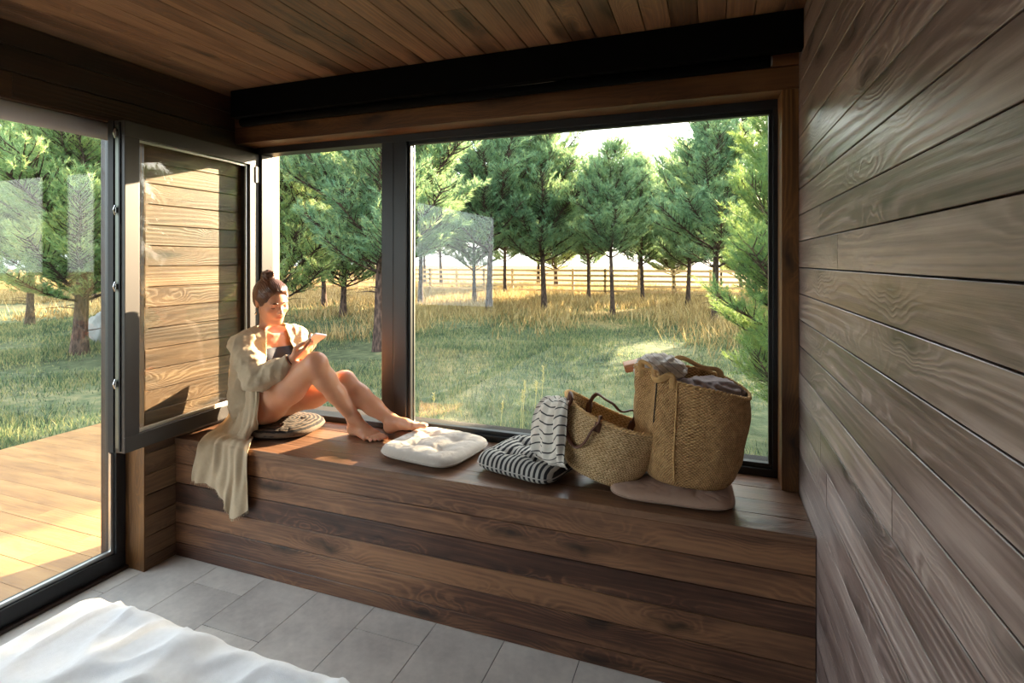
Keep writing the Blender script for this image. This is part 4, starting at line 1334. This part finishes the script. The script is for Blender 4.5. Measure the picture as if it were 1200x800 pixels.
def cushion(name, w, d, h, mat, loc, rz, label, cat='cushion', round_=.35, tufts=(), seam=None, n=84, tdepth=.55, seed=0, sharp=.5, uvdir=0, conc=False, parts=True):
    """padded seat cushion with tufts; local origin at its base"""
    root = empty(name, loc, rz)
    us = np.linspace(-1, 1, n); U, Vv = np.meshgrid(us, us, indexing='ij')
    p = 2/round_ if round_ > 0 else 20
    # squircle map
    def outline(U, Vv):
        r = np.maximum(np.abs(U), np.abs(Vv)); a = np.arctan2(Vv, U)
        e = (np.abs(np.cos(a))**p + np.abs(np.sin(a))**p)**(-1/p)
        return r*e*np.cos(a), r*e*np.sin(a), r
    X, Y, r = outline(U, Vv)
    prof = (1-np.clip(r, 0, 1)**(3.2/sharp*.8))**.5
    top = prof.copy()
    for (tx, ty) in tufts:
        dd = np.hypot((X-tx)*w/2, (Y-ty)*d/2)
        top *= 1-tdepth*np.exp(-(dd/(.032))**2)
        top *= 1-.22*np.exp(-(dd/(.075))**2)
    if len(tufts) >= 4:      # soft creases between neighbouring tufts and out to the rim
        T = list(tufts)
        def crease(a, b, k):
            nonlocal top
            ax, ay = a; bx, by = b
            t = np.clip(((X-ax)*(bx-ax)+(Y-ay)*(by-ay))/((bx-ax)**2+(by-ay)**2), 0, 1)
            dd = np.hypot((X-ax-t*(bx-ax))*w/2, (Y-ay-t*(by-ay))*d/2)
            top *= 1-k*np.exp(-(dd/.013)**2)
        for i in range(len(T)):
            for j in range(i):
                if math.hypot(T[i][0]-T[j][0], T[i][1]-T[j][1]) < .95: crease(T[i], T[j], .16)
            crease(T[i], (T[i][0]*2.1, T[i][1]*1.2), .13); crease(T[i], (T[i][0]*1.2, T[i][1]*2.1), .13)
    nz = np.array([[mnoise.fractal(Vector((x*3+seed, y*3, 2)), 1, 2, 3) for x, y in zip(a, b)] for a, b in zip(X, Y)])
    cr = np.array([[1-min(1, abs(mnoise.noise(Vector((x*5+seed, y*4-x*2, 7))))*5) for x, y in zip(a, b)] for a, b in zip(X, Y)])
    zt = h*(.42+.58*top) + .004*nz*prof - .0022*cr*prof
    zb = h*(.42-.42*(1-np.clip(r, 0, 1)**6)**.6)
    zt = np.where(r > .9999, h*.42, zt); zb = np.where(r > .9999, h*.42, zb)
    A = np.stack([X*w/2, Y*d/2, zt], -1).reshape(-1, 3); B = np.stack([X*w/2, Y*d/2, zb], -1).reshape(-1, 3)
    F = grid_faces(n, n)[:, ::-1]; V = np.vstack([A, B]); Q = np.vstack([F, F[:, ::-1]+n*n])
    o = np_mesh('cover', V, Q, mat, root)
    uv = o.data.uv_layers.new(name='UVMap')
    rr_ = (r*w/2).ravel()
    # arc-length stripes: measured across the cushion, over the padding
    base = np.stack([(X*w/2 + .35*zt*np.sign(X)*0).ravel(), (Y*d/2).ravel()], -1)
    if conc: base = np.stack([rr_, rr_], -1)
    if uvdir: base = base[:, ::-1]
    uvv = np.vstack([base, base]); li = np.zeros(len(o.data.loops), np.int32); o.data.loops.foreach_get('vertex_index', li)
    uv.data.foreach_set('uv', uvv[li].astype(np.float32).reshape(-1))
    bm = bmesh.new(); bm.from_mesh(o.data); bmesh.ops.remove_doubles(bm, verts=bm.verts[:], dist=1e-5); bm.to_mesh(o.data); bm.free()
    o.data.polygons.foreach_set('use_smooth', [True]*len(o.data.polygons))
    # piping round the edge
    th = np.linspace(0, 2*PI, 97)
    e = (np.abs(np.cos(th))**p + np.abs(np.sin(th))**p)**(-1/p)
    MB().tube([(a*w/2*1.0, b*d/2*1.0, h*.42) for a, b in zip(e*np.cos(th), e*np.sin(th))], .0022, 6).build('piping', mat if not conc else M['cream'], root, True) if not conc else None
    for (tx, ty) in tufts:
        k = int(np.argmin(np.hypot(X-tx, Y-ty))); z = float(zt.ravel()[k])
        q = MB(); q.lathe([(0, .002), (.004, .0016), (.0055, 0), (.004, -.0016), (0, -.002)], 10, (tx*w/2, ty*d/2, z+.002)); q.build('tuft_button', mat if seam is None else seam, root, True)
    tag(root, label, cat)
    return root
c_ = lambda px, py, z=BH: on_z(px, py, z)
T4 = [(-.36, -.36), (.36, -.36), (-.36, .36), (.36, .36)]
cushion('seat_cushion', .405, .375, .066, M['cream'], (-1.168, 2.165, BH), math.radians(-8), 'square oatmeal seat cushion with four tufts touching the sole of the left foot', round_=.42, tufts=T4, sharp=.42, seed=3)
cushion('seat_cushion', .37, .35, .092, M['ticking'], (-.703, 2.150, BH), math.radians(-14), 'black and white striped tufted cushion half under the hanging striped cloth', round_=.30, tufts=T4, seed=11, tdepth=.5, uvdir=0)
cushion('seat_cushion', .435, .34, .050, M['rosy'], (-.137, 2.122, BH), math.radians(2), 'flat dusty pink seat cushion under the tall jute bag', round_=.40, sharp=.38, seed=21)
cushion('seat_cushion', .40, .36, .060, M['ticking_round'], (-2.062, 2.185, BH), math.radians(8), 'braided black and beige cushion the woman sits on', round_=.8, seed=31, sharp=.5, conc=True)

# ------------------------------------------------------------------ woven bags
def weave_mat(name, dark, mid, light, nu, nv, mode='braid'):
    m, nt = new_mat(name); N = NT(nt)
    uv = N.n('ShaderNodeUVMap'); sep = nt.nodes.new('ShaderNodeSeparateXYZ'); N.set(sep.inputs[0], uv.outputs[0])
    co = N.coord()
    u, v = sep.outputs[0], sep.outputs[1]
    wob = N.math('MULTIPLY', N.math('SUBTRACT', N.noise(co, 9, 2, .5), .5), .03)
    V = N.math('MULTIPLY', N.math('ADD', v, wob), nv)
    row = N.math('FLOOR', V); fr = N.math('FRACT', V)
    if mode == 'braid':       # alternate diagonal strands row by row: a plaited look
        sgn = N.math('SUBTRACT', N.math('MULTIPLY', N.math('MODULO', row, 2.0), 2.0), 1.0)
        a = N.math('ADD', N.math('MULTIPLY', u, nu), N.math('MULTIPLY', N.math('MULTIPLY', fr, sgn), .9))
        st = N.math('MULTIPLY_ADD', N.math('SINE', N.math('MULTIPLY', a, 2*PI)), .5, .5)
        rowp = N.math('SINE', N.math('MULTIPLY', fr, PI))
        h = N.math('MULTIPLY', N.math('POWER', st, .6), N.math('POWER', rowp, .5))
    else:
        off = N.math('MULTIPLY', N.math('MODULO', row, 2.0), .5)
        a = N.math('ADD', N.math('MULTIPLY', u, nu), off)
        st = N.math('MULTIPLY_ADD', N.math('SINE', N.math('MULTIPLY', a, 2*PI)), .5, .5)
        rowp = N.math('SINE', N.math('MULTIPLY', fr, PI))
        h = N.math('ADD', N.math('MULTIPLY', N.math('MULTIPLY', st, rowp), .8), N.math('MULTIPLY', N.noise(co, 130, 3, .6), .4))
    n1 = N.noise(co, 60, 3, .65)
    t = N.math('ADD', N.math('MULTIPLY', h, .5), N.math('MULTIPLY', n1, .55))
    c = N.ramp(t, [(.24, dark), (.5, mid), (.78, light)])
    N.out(N.princ(c, .75, N.bump(h, 1.0, .005), .25)); return m
M['straw'] = weave_mat('woven_straw', srgb('#967247'), srgb('#e0b987'), srgb('#f5d9ae'), 76, 28)
M['jute'] = weave_mat('woven_jute', srgb('#71502f'), srgb('#bb9060'), srgb('#e6bf8a'), 112, 66, 'knit')
M['leather'] = simple('brown_leather', srgb('#5c3420'), .5, .5, bump=(90, .25, .002), var=.3, vscale=25)
M['rim_straw'] = simple('straw_rim', srgb('#d9b27c'), .8, .3, bump=(160, .8, .004), var=.35, vscale=50)
M['rim_jute'] = simple('jute_rim', srgb('#bf9865'), .85, .3, bump=(140, .9, .004), var=.4, vscale=50)

def frame(loc, rx, ry, rz):
    return Matrix.Translation(loc) @ Euler((rx, ry, rz)).to_matrix().to_4x4()
def superr(t, a, b, p): 
    c, s_ = math.cos(t), math.sin(t)
    return math.copysign(abs(c)**(2/p), c)*a, math.copysign(abs(s_)**(2/p), s_)*b

def bag(name, label, loc, rot, bot, top, height, rimz, mat, rimmat, p=2.3, belly=.06, crum=.004, nth=180, seed=0, th=.007, dent=None):
    root = empty(name, loc); root.rotation_euler = rot
    ns = 46
    V = []; UV = []
    def point(t, s):      # s 0..1 up the wall
        a = bot[0]+(top[0]-bot[0])*s**.8; b = bot[1]+(top[1]-bot[1])*s**.8
        k = 1+belly*math.sin(PI*min(1, s*1.05))
        f = min(1, (s/.14))
        rr = (1-(1-f)**2)**.5*.16+.84            # rounded foot
        x, y = superr(t, a*k*rr, b*k*rr, p)
        z = rimz(t)*s**1.0 * height
        z = height*s*(1 + (rimz(t)-1)*s**1.5)
        q = mnoise.fractal(Vector((x*7+seed, y*7, z*6)), 1, 2, 3)
        n_ = Vector((x/a, y/b, 0)).normalized()
        x += n_.x*q*crum*2.2*min(1, s*4); y += n_.y*q*crum*2.2*min(1, s*4)
        if dent: x, y, z = dent(t, s, x, y, z)
        return x, y, z
    rows = []
    for i in range(9):
        f = i/8
        rows.append([(point(2*PI*j/nth, 0)[0]*f, point(2*PI*j/nth, 0)[1]*f, .002) for j in range(nth+1)])
    for i in range(1, ns+1): rows.append([point(2*PI*j/nth, i/ns) for j in range(nth+1)])
    R_ = len(rows); G = np.array(rows)
    o = np_mesh('woven_body', G.reshape(-1, 3), grid_faces(R_, nth+1), mat, root)
    vv = np.array([[j/nth, (i-8)/ns if i > 8 else -.3*(8-i)/8] for i in range(R_) for j in range(nth+1)])
    li = np.zeros(len(o.data.loops), np.int32); o.data.loops.foreach_get('vertex_index', li)
    o.data.uv_layers.new(name='UVMap').data.foreach_set('uv', vv[li].astype(np.float32).reshape(-1))
    solidify(o, th, 1)
    # plaited rim
    m = MB()
    for ph in (0, PI):
        pts = []
        for j in range(nth*2+1):
            t = 2*PI*j/(nth*2); c = Vector(point(t, 1.0)); n_ = Vector((c.x/top[0], c.y/top[1], 0)).normalized()
            w = t*46+ph
            pts.append(c + n_*(.0035*math.cos(w)+.002) + Vector((0, 0, .0035*math.sin(w))))
        m.tube(pts, .0042, 6, caps=False)
    m.build('rim', rimmat, root, True)
    tag(root, label, 'bag')
    return root, point

def strap(pts, w, t, name, parent, up=(0, 0, 1), mat=None, seg=40):
    """flat strap along a smooth path"""
    P = np.array(pts, float); C = spline_grid([[tuple(p)] for p in P], seg, 1)[:, 0] if False else None
    out = []
    m = len(P)
    for q in np.linspace(0, m-1-1e-9, seg):
        i = int(q); f = q-i; p0, p1, p2, p3 = P[max(i-1, 0)], P[i], P[min(i+1, m-1)], P[min(i+2, m-1)]
        out.append(.5*((2*p1)+(-p0+p2)*f+(2*p0-5*p1+4*p2-p3)*f*f+(-p0+3*p1-3*p2+p3)*f**3))
    mb = MB(); mb.tube([tuple(a) for a in out], w, 10, flat=t/w, up=up)
    return mb.build(name, mat or M['leather'], parent, True)

# market basket leaning to the right
bk, bp = bag('straw_basket', 'woven straw market basket with brown leather handles, leaning right, striped cloth over its side',
    (-.418, 2.105, BH+.034), (math.radians(-5), math.radians(16), math.radians(-3)), (.125, .088), (.205, .125), .240,
    lambda t: 1+.07*math.cos(2*t)-.02*math.sin(t), M['straw'], M['rim_straw'], p=2.2, belly=.05, crum=.003, seed=2)
def onwall(t, s, out=.008):
    x, y, z = bp(t, s); n_ = Vector((x, y*1.5, 0)).normalized(); return np.array((x+n_.x*out, y+n_.y*out, z))
tl, tr2 = math.radians(217), math.radians(263)
# front handle: out of the left tab, over the rim, hanging down in front, back up to the right tab
h1 = strap([onwall(tl, .80), onwall(tl, .93, .010), onwall(tl, 1.03, .012)+(0.004, 0, .022), onwall(tl+.22, 1.0, .026)+(0, 0, .02), onwall(tl+.15, .84, .030), onwall(tl+.22, .60, .028), onwall((tl+tr2)/2-.04, .44, .022), onwall((tl+tr2)/2+.10, .42, .020), onwall(tr2-.14, .56, .024), onwall(tr2-.06, .80, .022), onwall(tr2, .95, .014)+(0, 0, .0), onwall(tr2, 1.04, .008)+(0, 0, .010), onwall(tr2, .9, -.012)], .0080, .0042, 'handle', bk, up=(0, 1, 0), seg=70)
tl3, tr3 = math.radians(128), math.radians(72)
h2 = strap([onwall(tl3, .80, -.014), onwall(tl3, 1.0, -.016), onwall(tl3-.1, 1.12, -.03)+(0, -.01, .02), onwall(tl3-.2, 1.12, -.06)+(.02, -.05, .03), np.array((-.015, -.03, .285)), np.array((.02, .0, .262)), np.array((.055, .035, .275)), onwall(tr3, 1.10, -.02)+(0, -.01, .012), onwall(tr3, 1.0, -.014), onwall(tr3, .78, -.014)], .0080, .0042, 'handle', bk, up=(0, 1, 0), seg=70)
for (t_, o_) in ((tl, .008), (tr2, .008), (tl3, -.013), (tr3, -.013)):
    a, b = Vector(onwall(t_, .97, o_)), Vector(onwall(t_, .80, o_))
    MB().tube([a, a.lerp(b, .5), b], .013, 10, flat=.28, up=(0, 1, 0)).build('leather_tab', M['leather'], bk, True)

# tall jute bag on the pink cushion
def jdent(t, s, x, y, z):
    # soft fold pressed in on the left front
    k = math.exp(-((t-math.radians(212))/.30)**2)*s**1.3
    x += .040*k; y += .030*k
    k2 = math.exp(-((t-math.radians(180))/.22)**2)*s**2
    x -= .016*k2
    return x, y, z
jb, jp = bag('jute_bag', 'tall brown jute bag stuffed with clothes at the right end of the bench',
    (-.083, 2.150, BH+.052), (math.radians(2), math.radians(3), math.radians(4)), (.150, .118), (.198, .150), .375,
    lambda t: 1-.085*math.cos(t)-.02*math.cos(2*t), M['jute'], M['rim_jute'], p=2.5, belly=.07, crum=.006, seed=9, dent=jdent)
def onj(t, s, out=.006):
    x, y, z = jp(t, s); n_ = Vector((x, y*1.3, 0)).normalized(); return np.array((x+n_.x*out, y+n_.y*out, z))
ts = math.radians(258)
MB().tube([tuple(onj(ts, q/14, .0075)) for q in range(1, 15)], .0042, 6).build('seam', M['rim_jute'], jb, True)
MB().tube([tuple(onj(math.radians(232), 1-q*.045, .009)) for q in range(0, 10)], .0024, 6).build('black_cord', simple('black_cord', (.01, .01, .01), .7), jb, True)
strap([onj(math.radians(196), .93, .009), onj(math.radians(196), 1.06, .010), onj(math.radians(212), 1.05, .022)+(0, 0, -.004), onj(math.radians(226), .98, .024), onj(math.radians(240), .99, .020), onj(math.radians(252), 1.05, .010), onj(math.radians(254), .94, .009)], .013, .0045, 'handle', jb, up=(0, 1, 0), mat=M['rim_jute'], seg=50)
strap([onj(math.radians(104), .90, -.012), onj(math.radians(104), 1.04, -.012), onj(math.radians(97), 1.09, -.03), onj(math.radians(80), 1.06, -.055), onj(math.radians(62), 1.08, -.03), onj(math.radians(58), 1.0, -.012), onj(math.radians(58), .88, -.012)], .013, .0045, 'handle', jb, up=(0, 1, 0), mat=M['rim_jute'], seg=50)

# things stuffed in the jute bag
def crumple(name, c, R3, mat, label, cat, seed=0, fold=.16, sub=5, rot=0):
    bm = bmesh.new(); bmesh.ops.create_icosphere(bm, subdivisions=sub, radius=1)
    for v in bm.verts:
        p = v.co.copy()
        w = 1-abs(mnoise.noise(Vector((p.x*2.2+seed, p.y*1.4, p.z*3.4))))*2
        w2 = mnoise.fractal(p*3+Vector((seed, 0, 0)), 1, 2, 3)
        v.co = p*(1+fold*w*.6+fold*.4*w2); v.co.x *= R3[0]; v.co.y *= R3[1]; v.co.z *= R3[2]
    me = bpy.data.meshes.new(name); bm.to_mesh(me); bm.free()
    me.uv_layers.new(name='UVMap')
    for l in me.loops: me.uv_layers[0].data[l.index].uv = (me.vertices[l.vertex_index].co.x*.8+me.vertices[l.vertex_index].co.z*.9, me.vertices[l.vertex_index].co.y)
    o = link(name, me, mat, None, True); o.location = c; o.rotation_euler = (0, 0, rot)
    tag(o, label, cat); return o
M['pinstripe'] = stripe_mat('pale_pinstripe', srgb('#5d5b60'), srgb('#d6ccc3'), .026, 0, .10, .01)
M['mauve'] = cloth_mat('mauve_cotton', srgb('#8f7f7c'), 420, .9, .3)
crumple('folded_shirt', (-.185, 2.175, BH+.447), (.090, .075, .050), M['pinstripe'], 'pale pinstriped garment bulging out of the top left of the jute bag', 'clothing', 4, .30, 5, .2)
crumple('folded_garment', (.0, 2.175, BH+.375), (.105, .085, .045), M['mauve'], 'dull mauve garment lying low inside the right side of the jute bag', 'clothing', 8, .35, 5)
crumple('filling_cloth', (-.09, 2.14, BH+.26), (.12, .09, .15), M['mauve'], 'mauve cloth packed inside the jute bag under the other garments', 'clothing', 14, .2, 4)
pz = empty('leather_pouch', (-.272, 2.20, BH+.452), math.radians(12)); pz.rotation_euler = (math.radians(8), math.radians(-14), math.radians(12))
MB().box(-.055, .05, -.028, .028, -.016, .016, .009).build('pouch_body', simple('tan_leather', srgb('#b3714a'), .5, bump=(80, .2, .002), var=.2), pz, True)
MB().box(-.056, .051, -.029, .029, .004, .0175, .006).build('flap', simple('pale_leather', srgb('#c98f66'), .5, bump=(80, .2, .002)), pz, True)
tag(pz, 'small tan leather pouch sticking out of the top left corner of the jute bag', 'pouch')

# striped cloth hanging out of the basket
rows = [
 [on_y(668, 478, 2.20), on_y(672, 476, 2.17), on_y(676, 477, 2.13), on_y(680, 480, 2.09)],
 [on_y(644, 466, 2.22), on_y(652, 466, 2.16), on_y(660, 467, 2.09), on_y(667, 471, 2.03)],
 [on_y(632, 474, 2.20), on_y(641, 472, 2.12), on_y(653, 473, 2.04), on_y(663, 476, 1.995)],
 [on_y(625, 492, 2.17), on_y(636, 492, 2.09), on_y(649, 493, 2.02), on_y(661, 495, 1.985)],
 [on_y(624, 512, 2.15), on_y(635, 514, 2.08), on_y(648, 517, 2.015), on_y(661, 518, 1.985)],
 [on_y(625, 531, 2.13), on_y(635, 535, 2.065), on_y(648, 539, 2.01), on_y(662, 539, 1.985)],
 [on_y(625, 535, 2.10), on_y(636, 540, 2.05), on_y(650, 546, 2.005), on_y(667, 548, 1.985)],
]
nu, nv = 90, 70
G = spline_grid(rows, nu, nv)
uu, vv_ = np.meshgrid(np.linspace(0, 1, nu), np.linspace(0, 1, nv), indexing='ij')
nn_ = np.cross(np.gradient(G, axis=1), np.gradient(G, axis=0)); nn_ /= np.linalg.norm(nn_, axis=-1, keepdims=True)+1e-9
if nn_[..., 1].mean() > 0: nn_ = -nn_
fo = .010*np.sin(vv_*15+1.5*np.sin(uu*4)+1)*np.clip(uu*2.2, 0, 1)+.004*np.sin(vv_*33+uu*7)+.004*np.array([[mnoise.noise(Vector((a*5, b*5, 3))) for b in np.linspace(0, 1, nv)] for a in np.linspace(0, 1, nu)])
G = G+nn_*fo[..., None]
o0 = np.array((-.66, 2.08, BH+.2))
M['stripe_cloth'] = stripe_mat('white_cloth_black_stripe', srgb('#202028'), srgb('#d9d2c7'), .074, 1, .2, .010)
tw = np_mesh('striped_cloth', G.reshape(-1, 3)-o0, grid_faces(nu, nv), M['stripe_cloth'])
tw.location = tuple(o0)
li = np.zeros(len(tw.data.loops), np.int32); tw.data.loops.foreach_get('vertex_index', li)
uvv = np.stack([vv_.ravel(), (uu+.10*vv_*(1-uu)+.035*np.sin(vv_*9)).ravel()], -1)
tw.data.uv_layers.new(name='UVMap').data.foreach_set('uv', uvv[li].astype(np.float32).reshape(-1))
solidify(tw, .003)
tag(tw, 'white cloth with thin black stripes hanging over the left side of the straw basket', 'cloth')
# ------------------------------------------------------------------ camera, light, world
cam = bpy.data.cameras.new('camera'); co_ = bpy.data.objects.new('camera', cam); COL.objects.link(co_)
cam.sensor_width = 36; cam.lens = 629.5/1200*36
cam.shift_y = -94/1200
co_.location = (0, 0, 1.45)
co_.rotation_euler = (PI/2, 0, math.atan(232/629.5))
cam.clip_start = .02; cam.clip_end = 500
sc = bpy.context.scene
sc.camera = co_
SUN_AZ, SUN_EL = math.radians(SUN_AZ_DEG), math.radians(SUN_EL_DEG)
sd = Vector((math.sin(SUN_AZ)*math.cos(SUN_EL), math.cos(SUN_AZ)*math.cos(SUN_EL), math.sin(SUN_EL)))
sl = bpy.data.lights.new('sun', 'SUN'); so = bpy.data.objects.new('sun', sl); COL.objects.link(so)
sl.energy = SUN_E; sl.color = (1.0, .77, .50); sl.angle = math.radians(.6)
so.rotation_euler = sd.to_track_quat('Z', 'Y').to_euler(); so.location = sd*40
w = bpy.data.worlds.new('world'); sc.world = w; w.use_nodes = True
nt = w.node_tree
for n in list(nt.nodes): nt.nodes.remove(n)
N = NT(nt)
sky = N.n('ShaderNodeTexSky'); sky.sky_type = 'NISHITA'; sky.sun_disc = False
sky.sun_elevation = SUN_EL; sky.sun_rotation = SUN_AZ; sky.air_density = 1.0; sky.dust_density = 3.0; sky.ozone_density = 1.0
bg = N.n('ShaderNodeBackground')
N.set(bg.inputs[0], N.mix(.75, N.mix(1.0, sky.outputs[0], (.30, .30, .30), 'MULTIPLY'), (.95, 1.0, 1.06)))
bg.inputs[1].default_value = SKY_STRENGTH
o_ = N.n('ShaderNodeOutputWorld'); nt.links.new(bg.outputs[0], o_.inputs[0])
sc.view_settings.view_transform = 'Standard'; sc.view_settings.look = 'None'
sc.view_settings.exposure = EXPOSURE; sc.view_settings.gamma = 1; sc.view_settings.use_curve_mapping = False
sc.cycles.max_bounces = 10; sc.cycles.diffuse_bounces = 5; sc.cycles.transparent_max_bounces = 24
sc.cycles.use_denoising = True
sc.cycles.sample_clamp_indirect = 6
